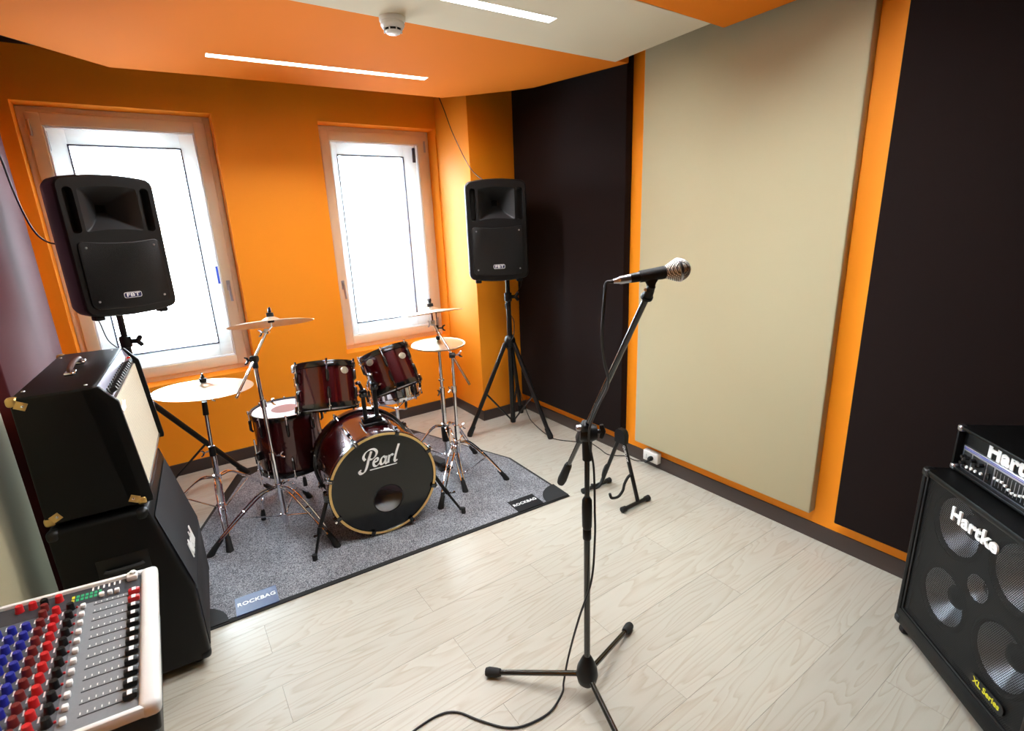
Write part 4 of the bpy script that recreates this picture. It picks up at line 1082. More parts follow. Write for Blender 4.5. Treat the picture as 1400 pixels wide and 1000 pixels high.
bpn = nt.nodes.new('ShaderNodeBump'); bpn.inputs['Strength'].default_value = 0.8; bpn.inputs['Distance'].default_value = 0.0008; nt.links.new(mn.outputs[0], bpn.inputs['Height']); nt.links.new(bpn.outputs[0], bb_.inputs['Normal'])
prof = [(0.0145, -0.031), (0.020, -0.020)] + [(0.0265 * math.cos(a), 0.0265 * math.sin(a)) for a in [(-0.35 + (PI / 2 + 0.35) * k / 14) for k in range(15)]]
MB().lathe(prof, mh, mdv, 40).build('grille_ball', gm, mic, mt)
MB().lathe([(0.0262, -0.004), (0.0276, -0.003), (0.0276, 0.002), (0.0262, 0.003)], mh, mdv, 36).build('grille_band', STEEL, mic, mt)
xl = MB().lathe([(0.0, -0.040), (0.005, -0.040), (0.0075, -0.026), (0.0092, -0.024), (0.0098, 0.002)], mt, mdv, 20)
xo = xl.build('connector', STEEL, mic, mt)
MB().lathe([(0.0, -0.046), (0.0045, -0.046), (0.0062, -0.028), (0.0075, -0.0245)], mt, mdv, 16).build('connector_boot', RUBBER, xo, mt)

tail = mt - mdv * 0.044
air = [tail, tail - mdv * 0.012 + Vector((0, 0, -0.001)), (0.835, 0.848, 1.535), (0.838, 0.856, 1.484), (0.862, 0.884, 1.42), (0.895, 0.91, 1.353), (0.945, 0.945, 1.27), (0.985, 1.03, 1.165), (1.005, 1.085, 1.06), (1.048, 1.108, 0.924), (1.044, 1.098, 0.776), (1.043, 1.096, 0.672), (1.022, 1.09, 0.519), (1.0, 1.13, 0.347), (1.0, 1.185, 0.15)]
flo = [(0.985, 1.20, 0.02), (0.955, 1.175, 0.005), (0.869, 1.142, 0.005), (0.77, 1.154, 0.005), (0.708, 1.19, 0.005), (0.65, 1.266, 0.005), (0.602, 1.34, 0.005), (0.543, 1.37, 0.005), (0.443, 1.368, 0.005), (0.317, 1.34, 0.005), (0.18, 1.22, 0.005), (0.05, 1.0, 0.005)]
tag(MB().tube(smooth(air + flo, 7), 0.0038, 8).build('microphone_cable', CABLE), 'black cable hanging from the microphone and trailing over the floor', 'cable')

# ================================================================== guitar stand
gs0 = Vector((2.13, 2.06, 0))
gs = thing('guitar_stand', 'black A-frame guitar stand with hooked arms by the wall socket', 'guitar stand', gs0)
apex = Vector((2.165, 2.045, 0.425))
for yy, sg, xa, xb in ((2.212, 1, 1.992, 2.245), (1.901, -1, 2.025, 2.268)):
    ft = MB().cyl((xa + 0.02, yy, 0.019), (xb - 0.02, yy, 0.019), 0.0125, seg=14).build('foot_bar', BLACK_METAL, gs, gs0)
    for xx, e in ((xa, 1), (xb, -1)):
        MB().tube([(xx, yy, 0.019), (xx + e * 0.004, yy, 0.019), (xx + e * 0.035, yy, 0.019)], [0.013, 0.018, 0.0165], 14).build('rubber_cap', RUBBER, ft, gs0)
    b0 = Vector((2.165, yy, 0.03)); b1 = apex + Vector((0, sg * 0.018, -0.03))
    dv = (b1 - b0).normalized()
    s_ = MB().tube([b0, b1], 0.0125, 14).build('strut', BLACK_METAL, gs, gs0)
    j = b0 + dv * 0.17
    hk = [j, j + Vector((-0.03, 0, -0.012)), j + Vector((-0.055, -sg * 0.004, -0.05)), j + Vector((-0.065, -sg * 0.008, -0.095)), j + Vector((-0.10, -sg * 0.012, -0.125)), j + Vector((-0.15, -sg * 0.016, -0.118)), j + Vector((-0.165, -sg * 0.018, -0.085))]
    MB().tube(smooth(hk, 5), 0.0085, 10).build('support_arm', RUBBER, gs, gs0)
    if sg < 0:
        nrm_ = Vector((-1, 0, 0))
        text_part('lettering', 'QUIKLOK', 0.024, b0 + dv * 0.30 + nrm_ * 0.0128 + Vector((0, -0.002, 0)), -dv, nrm_, WHITE_INK, s_, sub=gs0, extrude=0.0004)
hd = MB()
prf = [(-0.04, -0.055), (0.04, -0.055), (0.042, 0.0), (0.034, 0.022), (0.018, 0.034), (-0.018, 0.034), (-0.034, 0.022), (-0.042, 0.0)]
hd.prism(prf, apex, (0, 1, 0), (0, 0, 1), (1, 0, 0), -0.018, 0.018)
hd.build('hinge_cap', BLACK_PL, gs, gs0)

# ================================================================== amplifier stack, left
th_ = math.atan2(0.07, 1.0)
N0 = Vector((-0.102, 2.125, 0.0))
aM = Matrix.Translation(N0) @ Matrix.Rotation(-th_, 4, 'Z')       # local: y along the width (away), x to the front (+), front-bottom-near corner at 0
cab = thing('speaker_cabinet', 'black slant-front guitar speaker cabinet on the floor with script logo', 'speaker cabinet', matrix=aM)
CW, CD_, CH = 0.665, 0.37, 0.75
zb = 0.045
side_p = [(0.0, zb), (0.0, 0.36), (-0.085, CH), (-CD_, CH), (-CD_, zb)]
def inset2(poly, d): return inset(poly, d)
def shell_box(poly, y0, y1, r, m, par, name='cabinet_shell'):
    """box with the given side profile (x, z), edges softened"""
    b = bmesh.new()
    A_ = [b.verts.new((p[0], y0, p[1])) for p in poly]; B_ = [b.verts.new((p[0], y1, p[1])) for p in poly]
    n = len(poly)
    b.faces.new(A_); b.faces.new(list(reversed(B_)))
    for i in range(n): b.faces.new((A_[i], B_[i], B_[(i + 1) % n], A_[(i + 1) % n]))
    bmesh.ops.recalc_face_normals(b, faces=b.faces[:])
    bmesh.ops.bevel(b, geom=b.edges[:], offset=r, segments=3, affect='EDGES', profile=0.5)
    return MB().bm(b).build(name, m, par, ang=50)
shell_box(side_p, 0, CW, 0.014, TOLEX, cab)
# front baffle cloth: lower vertical and upper slanted part, framed by white piping
sl = Vector((-0.085, 0, CH - 0.36)).normalized()
fr_n = Vector((sl.z, 0, -sl.x))
bf = MB()
bf.box2((-0.004, 0.035, zb + 0.035), (0.004, CW - 0.035, 0.352), 0.002)
bf.add([(0.004, 0.035, 0.352), (0.004, CW - 0.035, 0.352)] , [])
q0 = Vector((0.0, 0, 0.36)) + fr_n * 0.004; q1 = q0 + sl * (0.40 - 0.05)
bf.add([(q0.x, 0.035, q0.z), (q0.x, CW - 0.035, q0.z), (q1.x, CW - 0.035, q1.z), (q1.x, 0.035, q1.z)], [(0, 1, 2, 3)])
gc = bf.build('grille_cloth', BLACK_CLOTH, cab)
lgm = q0 + sl * 0.062 + fr_n * 0.003
text_part('logo', 'Marshall', 0.085, (lgm.x, 0.28, lgm.z), (0, 1, 0), tuple(fr_n), WHITE_INK, gc, shear=0.45, offset=0.0022, extrude=0.002, sx=0.62, spacing=0.95)
for y_ in (0.0, CW):
    for (x_, z_) in ((0.0, zb), (-CD_, zb), (-0.085, CH), (-CD_, CH)):
        MB().box((x_ + (0.018 if x_ < -0.3 else -0.018), y_ + (0.018 if y_ == 0 else -0.018), z_ + (0.018 if z_ < 0.3 else -0.018)), (0.042, 0.042, 0.042), None, 0.016, 3).build('corner_protector', BLACK_PL, cab)
hb = MB().box2((-CD_ * 0.72, -0.002, 0.50), (-CD_ * 0.30, 0.004, 0.60), 0.003)
hb.build('handle_recess', BLACK_PL, cab)
MB().tube(smooth([(-CD_ * 0.66, -0.004, 0.55), (-CD_ * 0.62, -0.012, 0.55), (-CD_ * 0.40, -0.012, 0.55), (-CD_ * 0.36, -0.004, 0.55)], 4), 0.009, 10).build('side_handle', RUBBER, cab)
for y_ in (0.06, CW - 0.06):
    for x_ in (-0.05, -CD_ + 0.05):
        MB().lathe([(0.0, -0.013), (0.017, -0.013), (0.0215, -0.006), (0.0215, 0.006), (0.017, 0.013), (0.0, 0.013)], (x_, y_, 0.0225), (0, 1, 0), 20).box2((x_ - 0.016, y_ - 0.016, 0.026), (x_ + 0.016, y_ + 0.016, zb + 0.004), 0.003).build('caster', RUBBER, cab)

# combo amplifier on top
kM = Matrix.Translation(Vector((-0.182, 2.152, CH + 0.006))) @ Matrix.Rotation(-math.atan2(0.066, 1.0), 4, 'Z')
cmb = thing('combo_amplifier', 'black guitar combo amplifier with silver grille cloth on the cabinet', 'amplifier', matrix=kM)
KW, KH = 0.735, 0.468
kp = [(0.0, 0.012), (-0.028, 0.400), (-0.062, KH), (-0.28, KH), (-0.285, 0.012)]
shell_box(kp, 0, KW, 0.009, TOLEX, cmb)
for ya_, yb_2 in ((0.0, 0.019), (KW - 0.019, KW)):
    shell_box([(-0.05, 0.014), (0.020, 0.014), (0.022, 0.03), (-0.006, 0.405), (-0.050, KH - 0.003), (-0.10, KH - 0.003)], ya_, yb_2, 0.004, TOLEX, cmb, 'side_board')
d1 = (Vector((-0.028, 0, 0.400)) - Vector((0, 0, 0.012))).normalized(); n1 = Vector((d1.z, 0, -d1.x))
a_ = Vector((0, 0, 0.012)) + d1 * 0.028 + n1 * 0.002; b_ = Vector((0, 0, 0.012)) + d1 * 0.380 + n1 * 0.002
def slab(p, q, n, y0, y1, th, bev_y=0.0):
    return MB().loft([[Vector((p.x, y0, p.z)) + n * t, Vector((p.x, y1, p.z)) + n * t, Vector((q.x, y1, q.z)) + n * t, Vector((q.x, y0, q.z)) + n * t] for t in (-0.004, th)])
slab(a_, b_, n1, 0.026, KW - 0.026, 0.003).build('grille_cloth', SILVER_CLOTH, cmb)
slab(a_ - d1 * 0.012, a_ - d1 * 0.002, n1, 0.024, KW - 0.024, 0.006).build('metal_trim', STEEL, cmb)
d2 = (Vector((-0.062, 0, KH)) - Vector((-0.028, 0, 0.400))).normalized(); n2_ = Vector((d2.z, 0, -d2.x))
cp0 = Vector((-0.028, 0, 0.400)) + d2 * 0.006; cp1 = Vector((-0.028, 0, 0.400)) + d2 * 0.070
panel = slab(cp0, cp1, n2_, 0.022, KW - 0.022, 0.003).build('control_panel', mat('blue_grey_panel', lin(150, 156, 178), 0.3, metal=0.6, bump=(200, 0.03, 0.0004)), cmb)
band = cp0 + d2 * 0.022
slab(cp0 + d2 * 0.006, cp0 + d2 * 0.034, n2_, 0.05, KW - 0.05, 0.0036).build('control_strip', STEEL, panel)
kn0 = None
kpos = [0.08 + 0.037 * k for k in range(13)]
for k, y_ in enumerate(kpos):
    c_ = cp0 + d2 * (0.020) + n2_ * 0.0036 + Vector((0, y_, 0))
    if kn0 is None:
        kn0 = MB().lathe([(0.0, 0.026), (0.0085, 0.026), (0.0105, 0.006), (0.0145, 0.003), (0.0145, 0.0)], (0, 0, 0), n2_, 16).build('knob', BLACK_PL, cmb); kn0.location = c_
    else: copy_part(kn0, cmb, c_)
jc = cp0 + d2 * 0.02 + n2_ * 0.0036 + Vector((0, KW - 0.075, 0))
MB().lathe([(0.0, 0.012), (0.008, 0.010), (0.009, 0.0)], jc, n2_, 16).build('pilot_light', mat('red_jewel', lin(200, 30, 34), 0.2, coat=1.0), cmb)
for k in range(2): MB().cyl(jc + Vector((0, -0.035 - 0.03 * k, 0)), jc + Vector((0, -0.035 - 0.03 * k, 0)) + n2_ * 0.018, 0.004, seg=8).build('toggle_switch', CHROME, cmb)
lo4 = a_ + d1 * 0.31 + n1 * 0.004
lg = MB(); o_ = (lo4.x, 0.035, lo4.z)
text_part('logo', 'Fender', 0.052, (lo4.x, 0.115, lo4.z), (0, 1, 0), tuple(n1), CHROME, cmb, shear=0.4, offset=0.0012, extrude=0.002)
hx = -0.165
hdl = MB().tube(smooth([(hx, KW / 2 - 0.10, KH + 0.004), (hx, KW / 2 - 0.085, KH + 0.022), (hx, KW / 2, KH + 0.03), (hx, KW / 2 + 0.085, KH + 0.022), (hx, KW / 2 + 0.10, KH + 0.004)], 4), 0.010, 10)
ho = hdl.build('handle', mat('brown_leather', lin(70, 38, 28), 0.5, bump=(200, 0.3, 0.001)), cmb)
for sg in (-1, 1):
    MB().box2((hx - 0.016, KW / 2 + sg * 0.10 - 0.026, KH - 0.001), (hx + 0.016, KW / 2 + sg * 0.10 + 0.026, KH + 0.012), 0.005, 3).build('handle_bracket', CHROME, ho)
for y_ in (0.0, KW):
    for (x_, z_) in ((-0.285, KH), (-0.285, 0.012), (0.0, 0.012)):
        sx = 1 if x_ < -0.2 else -1; sy = 1 if y_ == 0 else -1; sz = -1 if z_ > 0.2 else 1
        c_ = MB()
        c_.box((x_ + sx * 0.012, y_ + sy * 0.012, z_ + sz * 0.012), (0.032, 0.032, 0.032), None, 0.011, 3)
        c_.box((x_ + sx * 0.032, y_ - sy * 0.0012, z_ + sz * 0.026), (0.030, 0.003, 0.026), Matrix.Rotation(sx * -sz * 0.5, 3, 'Y'), 0.001)
        co = c_.build('corner_protector', BRASS, cmb)
        MB().lathe([(0.0, 0.003), (0.004, 0.002), (0.005, 0.0)], (x_ + sx * 0.036, y_ - sy * 0.0025, z_ + sz * 0.028), (0, -sy, 0), 10).build('screw', CHROME, co)
for y_ in (0.05, KW - 0.05):
    for x_ in (-0.04, -0.25):
        MB().lathe([(0.0, -0.004), (0.014, -0.004), (0.016, 0.016)], (x_, y_, 0), seg=14).build('foot', RUBBER, cmb)
for (x_, y_) in ((-0.09, 0.05), (-0.26, 0.09), (-0.09, KW - 0.05), (-0.26, KW - 0.09)):
    MB().lathe([(0.0, 0.003), (0.005, 0.002), (0.006, 0.0)], (x_, y_, KH), (0, 0, 1), 10).build('screw', STEEL, cmb)

# ================================================================== bass amplifier, right
bx = Vector((-0.672, -0.741, 0)).normalized()        # along the front, to the viewer's right
by = Vector((-bx.y, bx.x, 0))                         # into the cabinet ... (0.741,-0.672)
by = Vector((0.741, -0.672, 0)).normalized()
BM = Matrix(((bx.x, by.x, 0, 2.266), (bx.y, by.y, 0, 0.594), (0, 0, 1, 0), (0, 0, 0, 1)))
bc = thing('bass_cabinet', 'black bass speaker cabinet with aluminium cones behind a steel grille', 'speaker cabinet', matrix=BM)
BW, BDp, z0b, z1b = 0.63, 0.395, 0.05, 0.745
sh = MB()
FT = 0.022
sh.box2((0, 0, z0b), (FT, BDp, z1b), 0.008); sh.box2((BW - FT, 0, z0b), (BW, BDp, z1b), 0.008)
sh.box2((0.004, 0.0005, z0b), (BW - 0.004, BDp, z0b + FT + 0.048), 0.008); sh.box2((0.004, 0.0005, z1b - FT), (BW - 0.004, BDp, z1b), 0.008)
sh.box2((0.01, BDp - 0.02, z0b + 0.01), (BW - 0.01, BDp, z1b - 0.01), 0.004)
sh.build('cabinet_shell', TOLEX, bc)
zm = 0.452
cx4 = [(0.178, zm + 0.146), (BW - 0.178, zm + 0.146), (0.178, zm - 0.146), (BW - 0.178, zm - 0.146)]
def circ2(cx, cz, r, y, n=40): return [Vector((cx + r * math.cos(2 * PI * k / n), y, cz + r * math.sin(2 * PI * k / n))) for k in range(n)]
yb_ = 0.035
bl = [[Vector((p[0], yb_, p[1])) for p in ((0.01, z0b + 0.02), (BW - 0.01, z0b + 0.02), (BW - 0.01, z1b - 0.01), (0.01, z1b - 0.01))]]
for c_ in cx4: bl.append(circ2(c_[0], c_[1], 0.112, yb_))
bl.append(circ2(BW / 2, zm, 0.042, yb_, 24))
MB().holed(bl).build('baffle', RUBBER, bc)
for c_ in cx4:
    o = Vector((c_[0], yb_, c_[1]))
    sp_ = MB().lathe([(0.122, -0.006), (0.122, -0.001), (0.116, -0.006), (0.110, -0.009), (0.104, -0.004), (0.1, 0.004)], o, (0, 1, 0), 44, caps=False).build('speaker_surround', RUBBER, bc)
    MB().lathe([(0.101, 0.002), (0.040, 0.050)], o, (0, 1, 0), 44, caps=False).build('cone', ALU, sp_)
    MB().lathe([(0.043, 0.046), (0.030, 0.034), (0.0, 0.028)], o, (0, 1, 0), 32).build('dust_cap', BLACK_PL, sp_)
o = Vector((BW / 2, yb_, zm))
hn = MB().lathe([(0.046, -0.003), (0.040, 0.0), (0.018, 0.03)], o, (0, 1, 0), 28, caps=False).build('tweeter_horn', ALU, bc)
MB().lathe([(0.02, 0.028), (0.0, 0.022)], o, (0, 1, 0), 20).build('dust_cap', BLACK_PL, hn)
gl = MB().loft([[Vector((p[0], y, p[1])) for p in rrect(BW - 2 * FT, z1b - z0b - 0.09, 0.008, 3, 0, 0, BW / 2, (z0b + z1b) / 2 + 0.026, 2)] for y in (0.012, 0.0132)])
gl.build('grille', GRILLE_BASS, bc)
gf = MB()
x0, x1, za, zb_ = FT - 0.004, BW - FT + 0.004, z0b + 0.064, z1b - 0.016
for (a1, b1) in (((x0, za), (x1, za + 0.012)), ((x0, zb_ - 0.012), (x1, zb_)), ((x0, za), (x0 + 0.012, zb_)), ((x1 - 0.012, za), (x1, zb_))):
    gf.box2((a1[0], 0.006, a1[1]), (b1[0], 0.018, b1[1]), 0.003)
gf.build('grille_rim', BLACK_METAL, bc)
text_part('logo', 'Hartke', 0.066, (0.278, 0.008, 0.652), (1, 0, 0), (0, -1, 0), WHITE_INK, bc, offset=0.0022, extrude=0.003, spacing=1.06, sx=1.08)
lpl = MB().loft([[Vector((p[0], y, p[1])) for p in rrect(0.142, 0.040, 0.016, 4, 0, 0, 0.468, 0.172, 2)] for y in (0.006, 0.012)]).build('series_plate', BLACK_PL, bc)
text_part('lettering', 'XL Series', 0.029, (0.468, 0.0058, 0.173), (1, 0, 0), (0, -1, 0), YELLOW_INK, lpl, offset=0.0006, extrude=0.0006)
for x_ in (0.0, BW):
    for z_ in (z0b, z1b):
        sx = 1 if x_ == 0 else -1; sz = 1 if z_ == z0b else -1
        MB().box((x_ + sx * 0.016, 0.016, z_ + sz * 0.016), (0.038, 0.038, 0.038), None, 0.012, 3).build('corner_protector', BLACK_METAL, bc)
for x_ in (0.03, BW - 0.05):
    for y_ in (0.035, BDp - 0.04):
        MB().lathe([(0.0, -0.014), (0.02, -0.013), (0.0245, -0.006), (0.0245, 0.006), (0.02, 0.013), (0.0, 0.014)], (x_, y_, 0.0255), (1, 0, 0), 22).box2((x_ - 0.018, y_ - 0.016, 0.03), (x_ + 0.018, y_ + 0.016, z0b + 0.002), 0.003).build('caster', RUBBER, bc)

HM = BM @ Matrix.Translation(Vector((0.018, 0.078, z1b + 0.008)))
hd_ = thing('bass_amplifier_head', 'black bass amplifier head with silver control panel on the bass cabinet', 'amplifier', matrix=HM)
HW, HD, HH = 0.50, 0.28, 0.172
hs = MB().box2((0, 0, 0), (0.012, HD, HH), 0.005).box2((HW - 0.012, 0, 0), (HW, HD, HH), 0.005).box2((0.004, 0, 0), (HW - 0.004, HD, 0.014), 0.005).box2((0.004, 0.0005, HH - 0.014), (HW - 0.004, HD, HH), 0.005)
hs.box2((0.01, 0.022, 0.01), (HW - 0.01, HD - 0.01, HH - 0.01), 0.003)
hs.build('case', TOLEX, hd_)
cpn = MB().box2((0.028, 0.014, 0.014), (HW - 0.018, 0.024, 0.105), 0.002).build('control_panel', ALU, hd_)
stp = MB()
for zz in (0.093, 0.098): stp.box2((0.034, 0.0132, zz), (HW - 0.022, 0.0142, zz + 0.002))
stp.build('panel_stripe', BLUE_INK, cpn)
secs = [(0.036, 0.072), (0.080, 0.142), (0.148, 0.176), (0.184, 0.340), (0.348, 0.40), (0.406, 0.474)]
for xa, xb in secs:
    MB().box2((xa, 0.0125, 0.02), (xb, 0.0145, 0.086), 0.001).build('panel_section', BLACK_PL, cpn)
k0 = MB().lathe([(0.0, 0.014), (0.006, 0.014), (0.0075, 0.0)], (0, 0, 0), (0, -1, 0), 14).build('knob', BLACK_PL, hd_); k0.location = (0.046, 0.0125, 0.066)
for (kx, kz) in ((0.046, 0.042), (0.062, 0.066), (0.092, 0.07), (0.110, 0.06), (0.128, 0.07), (0.36, 0.066), (0.36, 0.04), (0.385, 0.066), (0.385, 0.04), (0.425, 0.06), (0.455, 0.06)):
    copy_part(k0, hd_, (kx, 0.0125, kz))
j0 = MB().lathe([(0.0, 0.003), (0.003, 0.004), (0.005, 0.004), (0.0065, 0.0)], (0, 0, 0), (0, -1, 0), 12).build('jack', WHITE_INK, hd_); j0.location = (0.064, 0.0125, 0.032)
for (kx, kz) in ((0.085, 0.036), (0.105, 0.036), (0.13, 0.04), (0.46, 0.034)): copy_part(j0, hd_, (kx, 0.0125, kz))
MB().box2((0.156, 0.008, 0.034), (0.168, 0.0135, 0.06), 0.002).build('rocker_switch', BLACK_GLOSS, hd_)
sl0 = MB().box2((-0.0045, -0.008, -0.004), (0.0045, 0, 0.004), 0.0015).build('slider', WHITE_INK, hd_); sl0.location = (0.194, 0.0125, 0.056)
sgr = MB()
for k in range(10):
    xx = 0.194 + 0.0152 * k
    sgr.box2((xx - 0.0012, 0.012, 0.028), (xx + 0.0012, 0.0128, 0.082))
    if k: copy_part(sl0, hd_, (xx, 0.0125, 0.05 + 0.008 * math.sin(k * 0.9)))
sgr.build('slider_slots', STEEL, cpn)['kind'] = 'stuff'
text_part('logo', 'Hartke', 0.072, (0.245, 0.0215, 0.131), (1, 0, 0), (0, -1, 0), WHITE_INK, hd_, offset=0.0035, extrude=0.002, spacing=1.05, sx=1.1)
for x_ in (0.0, HW):
    for z_ in (0.0, HH):
        sx = 1 if x_ == 0 else -1; sz = 1 if z_ == 0 else -1
        c_ = MB().box((x_ + sx * 0.010, 0.010, z_ + sz * 0.010), (0.025, 0.025, 0.025), None, 0.008, 3)
        c_.build('corner_protector', STEEL, hd_)
for x_ in (0.05, HW - 0.05):
    for y_ in (0.04, HD - 0.04):
        MB().lathe([(0.0, -0.007), (0.012, -0.007), (0.014, 0.002)], (x_, y_, 0), seg=12).build('foot', RUBBER, hd_)

# ================================================================== mixing desk on its table
tilt = math.radians(5)
MM = Matrix.Translation(Vector((-0.137, 0.96, 0.90))) @ Matrix.Rotation(PI, 4, 'Z') @ Matrix.Rotation(-tilt, 4, 'Y')
# local: x = away from the faders (world -x, rising), y = world -y ; use helper to keep world y increasing
def mxl(d, y, h): return Vector((d, -(y - 0.96), h))
mx_ = thing('mixing_desk', 'white framed mixing desk with rows of blue and red knobs', 'mixing desk', matrix=MM)
MD, Y0, Y1 = 0.40, 0.96, 1.432
GREYP = mat('grey_mixer_panel', lin(126, 130, 134), 0.5, bump=(90, 0.02, 0.0003), var=(140, 0.10))
DARKP = mat('dark_grey_mixer_panel', lin(50, 52, 58), 0.5, bump=(90, 0.02, 0.0003), var=(90, 0.10))
def mbox(d0, d1, ya, yb2, h0, h1, bev=0.0):
    return MB().box2(mxl(d0, ya, h0), mxl(d1, yb2, h1), bev, 3)
mbox(0.0, MD, Y0 + 0.004, Y1 - 0.004, -0.055, -0.004, 0.006).build('body', BLACK_PL, mx_)
fr_ = MB()
fr_.box2(mxl(-0.004, Y0, -0.020), mxl(0.030, Y1, 0.012), 0.011, 4)
fr_.box2(mxl(0.02, Y1 - 0.012, -0.014), mxl(MD, Y1, 0.008), 0.004); fr_.box2(mxl(0.02, Y0, -0.014), mxl(MD, Y0 + 0.012, 0.008), 0.004)
fr_.build('frame', PLAST_WHITE, mx_)
mbox(0.028, 0.145, Y0 + 0.012, 1.358, -0.004, 0.0).build('fader_panel', GREYP, mx_)
mbox(0.145, MD, Y0 + 0.012, 1.358, -0.004, 0.0).build('channel_panel', mat('mid_grey_mixer_panel', lin(84, 88, 94), 0.5, bump=(90, 0.02, 0.0003), var=(150, 0.22)), mx_)
mbox(0.028, MD, 1.358, Y1 - 0.012, -0.004, 0.0005).build('master_panel', DARKP, mx_)
CHY = [1.344 - 0.0308 * k for k in range(12)]
KB = mat('blue_knob', lin(34, 44, 150), 0.4, bump=(300, 0.05, 0.0003)); KR = mat('red_knob', lin(200, 36, 40), 0.35, bump=(300, 0.05, 0.0003))
KD = mat('dark_red_knob', lin(112, 34, 32), 0.4, bump=(300, 0.05, 0.0003)); KK = BLACK_PL; KWH = WHITE_INK
def knob(nm, m, r=0.0075, h=0.016):
    return MB().lathe([(0.0, h), (r * 0.8, h), (r * 0.9, h - 0.002), (r, 0.003), (r * 1.12, 0.0)], (0, 0, 0), (0, 0, 1), 14).box2((-0.0006, 0, h - 0.001), (0.0006, r * 0.8, h + 0.0006)).build(nm, m, mx_)
protos = {}
def put(nm, key, maker, p):
    if key in protos: copy_part(protos[key], mx_, p)
    else:
        protos[key] = maker(); protos[key].location = p
ticks = MB(); leds = []
for k, y_ in enumerate(CHY):
    MB().box2(mxl(0.046, y_ - 0.001, 0), mxl(0.116, y_ + 0.001, 0.0006)).build('fader_slot', BLACK_PL, mx_)
    for q in range(7): ticks.box2(mxl(0.052 + q * 0.010, y_ + 0.005, 0), mxl(0.0535 + q * 0.010, y_ + 0.0105, 0.0004))
    m = KR if k < 2 else BLACK_PL
    def cap(m=m):
        o = MB().box((0, 0, 0.0075), (0.022, 0.0125, 0.013), None, 0.003).build('fader_cap', m, mx_); return o
    put('fader_cap', ('cap', m.name), cap, mxl(0.042, y_, 0))
    def stripe(): return MB().box((0, 0, 0.0141), (0.0075, 0.0115, 0.001)).build('fader_line', WHITE_INK, mx_)
    put('fader_line', 'line', stripe, mxl(0.042, y_, 0))
    put('button', 'wb', lambda: MB().box((0, 0, 0.005), (0.0095, 0.0105, 0.010), None, 0.002).build('button', KWH, mx_), mxl(0.134, y_, 0))
    put('lamp', 'pl', lambda: MB().box((0, 0, 0.002), (0.004, 0.004, 0.004), None, 0.001).build('peak_lamp', KR, mx_), mxl(0.1455, y_ + 0.008, 0))
    yk = y_ - 0.004 + 0.012
    put('knob', 'kk', lambda: knob('knob', KK), mxl(0.156, yk, 0))
    put('knob', 'kr', lambda: knob('knob', KR), mxl(0.180, yk, 0))
    put('knob', 'kd', lambda: knob('knob', KD), mxl(0.202, yk, 0))
    if k > 0:
        for d in (0.224, 0.246, 0.268, 0.290): put('knob', 'kb', lambda: knob('knob', KB), mxl(d, yk, 0))
        for d in (0.312, 0.336): put('knob', 'kk', None, mxl(d, yk, 0))
        put('knob', 'kr', None, mxl(0.36, yk, 0))
    for q in (0.168, 0.191, 0.213, 0.235, 0.257, 0.279): ticks.box2(mxl(q, y_ - 0.008, 0), mxl(q + 0.0025, y_ + 0.006, 0.0004))
ticks.build('printed_scale', WHITE_INK, mx_)['kind'] = 'stuff'
# master section
for k in range(7):
    o = mbox(0.105 + 0.008 * k, 0.110 + 0.008 * k, 1.377, 1.386, 0, 0.0016).build('level_lamp', LEDG if k < 6 else YELLOW_INK, mx_)
    mbox(0.105 + 0.008 * k, 0.110 + 0.008 * k, 1.391, 1.400, 0, 0.0016).build('level_lamp', LEDG if k < 6 else YELLOW_INK, mx_)
for d in (0.075, 0.088, 0.103): put('button', 'wb', None, mxl(d, 1.371, 0))
for d in (0.180, 0.224, 0.246): put('knob', 'kr', None, mxl(d, 1.398, 0))
for d in (0.205, 0.29): put('knob', 'kk', None, mxl(d, 1.398, 0))
put('knob', 'kd', None, mxl(0.202, 1.376, 0))
jk = MB().box2(mxl(0.036, 1.40, 0), mxl(0.058, 1.425, 0.014), 0.004).cyl(mxl(0.045, 1.412, 0.013), mxl(0.045, 1.412, 0.020), 0.006, seg=12)
jk.build('headphone_jack', PLAST_WHITE, mx_)
pt = MB()
for k in range(6): pt.box2(mxl(0.07 + 0.010 * k, 1.405, 0), mxl(0.073 + 0.010 * k, 1.418, 0.0012))
pt.build('printed_marks', WHITE_INK, mx_)['kind'] = 'stuff'

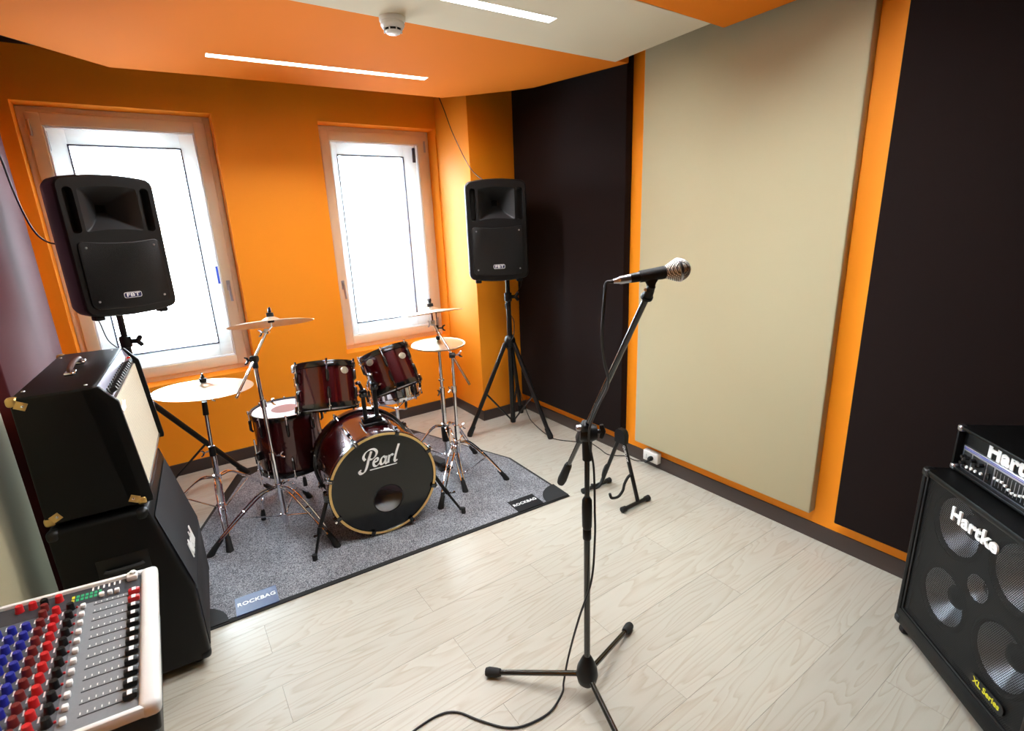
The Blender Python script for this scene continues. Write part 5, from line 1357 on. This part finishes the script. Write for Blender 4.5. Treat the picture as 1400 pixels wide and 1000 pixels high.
tb_ = thing('mixer_table', 'black table carrying the white mixing desk', 'table', (-0.37, 1.19, 0))
tt = Vector((-0.37, 1.19, 0))
MB().box2((-0.56, 0.93, 0.765), (-0.152, 1.425, 0.812), 0.006).build('table_top', BLACK_PL, tb_, tt)
MB().box2((-0.53, 0.965, 0.812), (-0.20, 1.41, 0.846), 0.004).build('riser', BLACK_PL, tb_, tt)
for xx in (-0.53, -0.40):
    for yy in (0.98, 1.37):
        MB().cyl((xx, yy, 0.0), (xx, yy, 0.77), 0.016, seg=12).build('leg', BLACK_METAL, tb_, tt)

# ================================================================== cables
def cable(pts, label, r=0.0035, n=7):
    return tag(MB().tube(smooth(pts, n), r, 8).build('cable', CABLE), label, 'cable')
cable([(2.02, 3.86, 2.66), (2.03, 3.80, 2.55), (2.055, 3.72, 2.36), (2.11, 3.60, 2.12), (2.16, 3.50, 2.02), (2.21, 3.46, 1.99)], 'thin black cable dropping from ceiling panel to the corner loudspeaker', 0.003)
cable([(-0.50, 3.76, 2.76), (-0.548, 3.75, 2.5), (-0.550, 3.71, 2.25), (-0.53, 3.68, 2.10), (-0.515, 3.67, 1.93), (-0.485, 3.66, 1.77), (-0.44, 3.645, 1.70), (-0.37, 3.63, 1.68)], 'black cable running down the left wall to the left loudspeaker', 0.0045)
cable([(-0.32, 3.62, 1.31), (-0.305, 3.59, 1.25), (-0.29, 3.585, 1.16), (-0.255, 3.60, 1.10), (-0.215, 3.64, 1.02), (-0.20, 3.645, 0.9), (-0.20, 3.64, 0.80)], 'thin black cable hanging under the left loudspeaker', 0.003)
sp2 = [(2.40, 3.40, 1.30), (2.39, 3.37, 1.22), (2.33, 3.365, 1.15), (2.262, 3.366, 1.10), (2.25, 3.40, 1.07), (2.28, 3.43, 1.02), (2.31, 3.39, 0.95), (2.305, 3.37, 0.88), (2.27, 3.345, 0.80), (2.235, 3.40, 0.74), (2.30, 3.45, 0.66), (2.40, 3.52, 0.45), (2.48, 3.55, 0.2), (2.50, 3.48, 0.03), (2.47, 3.37, 0.005), (2.41, 3.137, 0.005), (2.40, 2.985, 0.005), (2.492, 2.842, 0.005), (2.563, 2.76, 0.005), (2.55, 2.64, 0.005), (2.523, 2.525, 0.005), (2.556, 2.466, 0.005), (2.60, 2.42, 0.005), (2.60, 2.33, 0.008), (2.585, 2.245, 0.035), (2.588, 2.20, 0.055), (2.566, 2.194, 0.052)]
cable(sp2, 'black power cable from the corner loudspeaker over the floor to the wall socket', 0.0035)
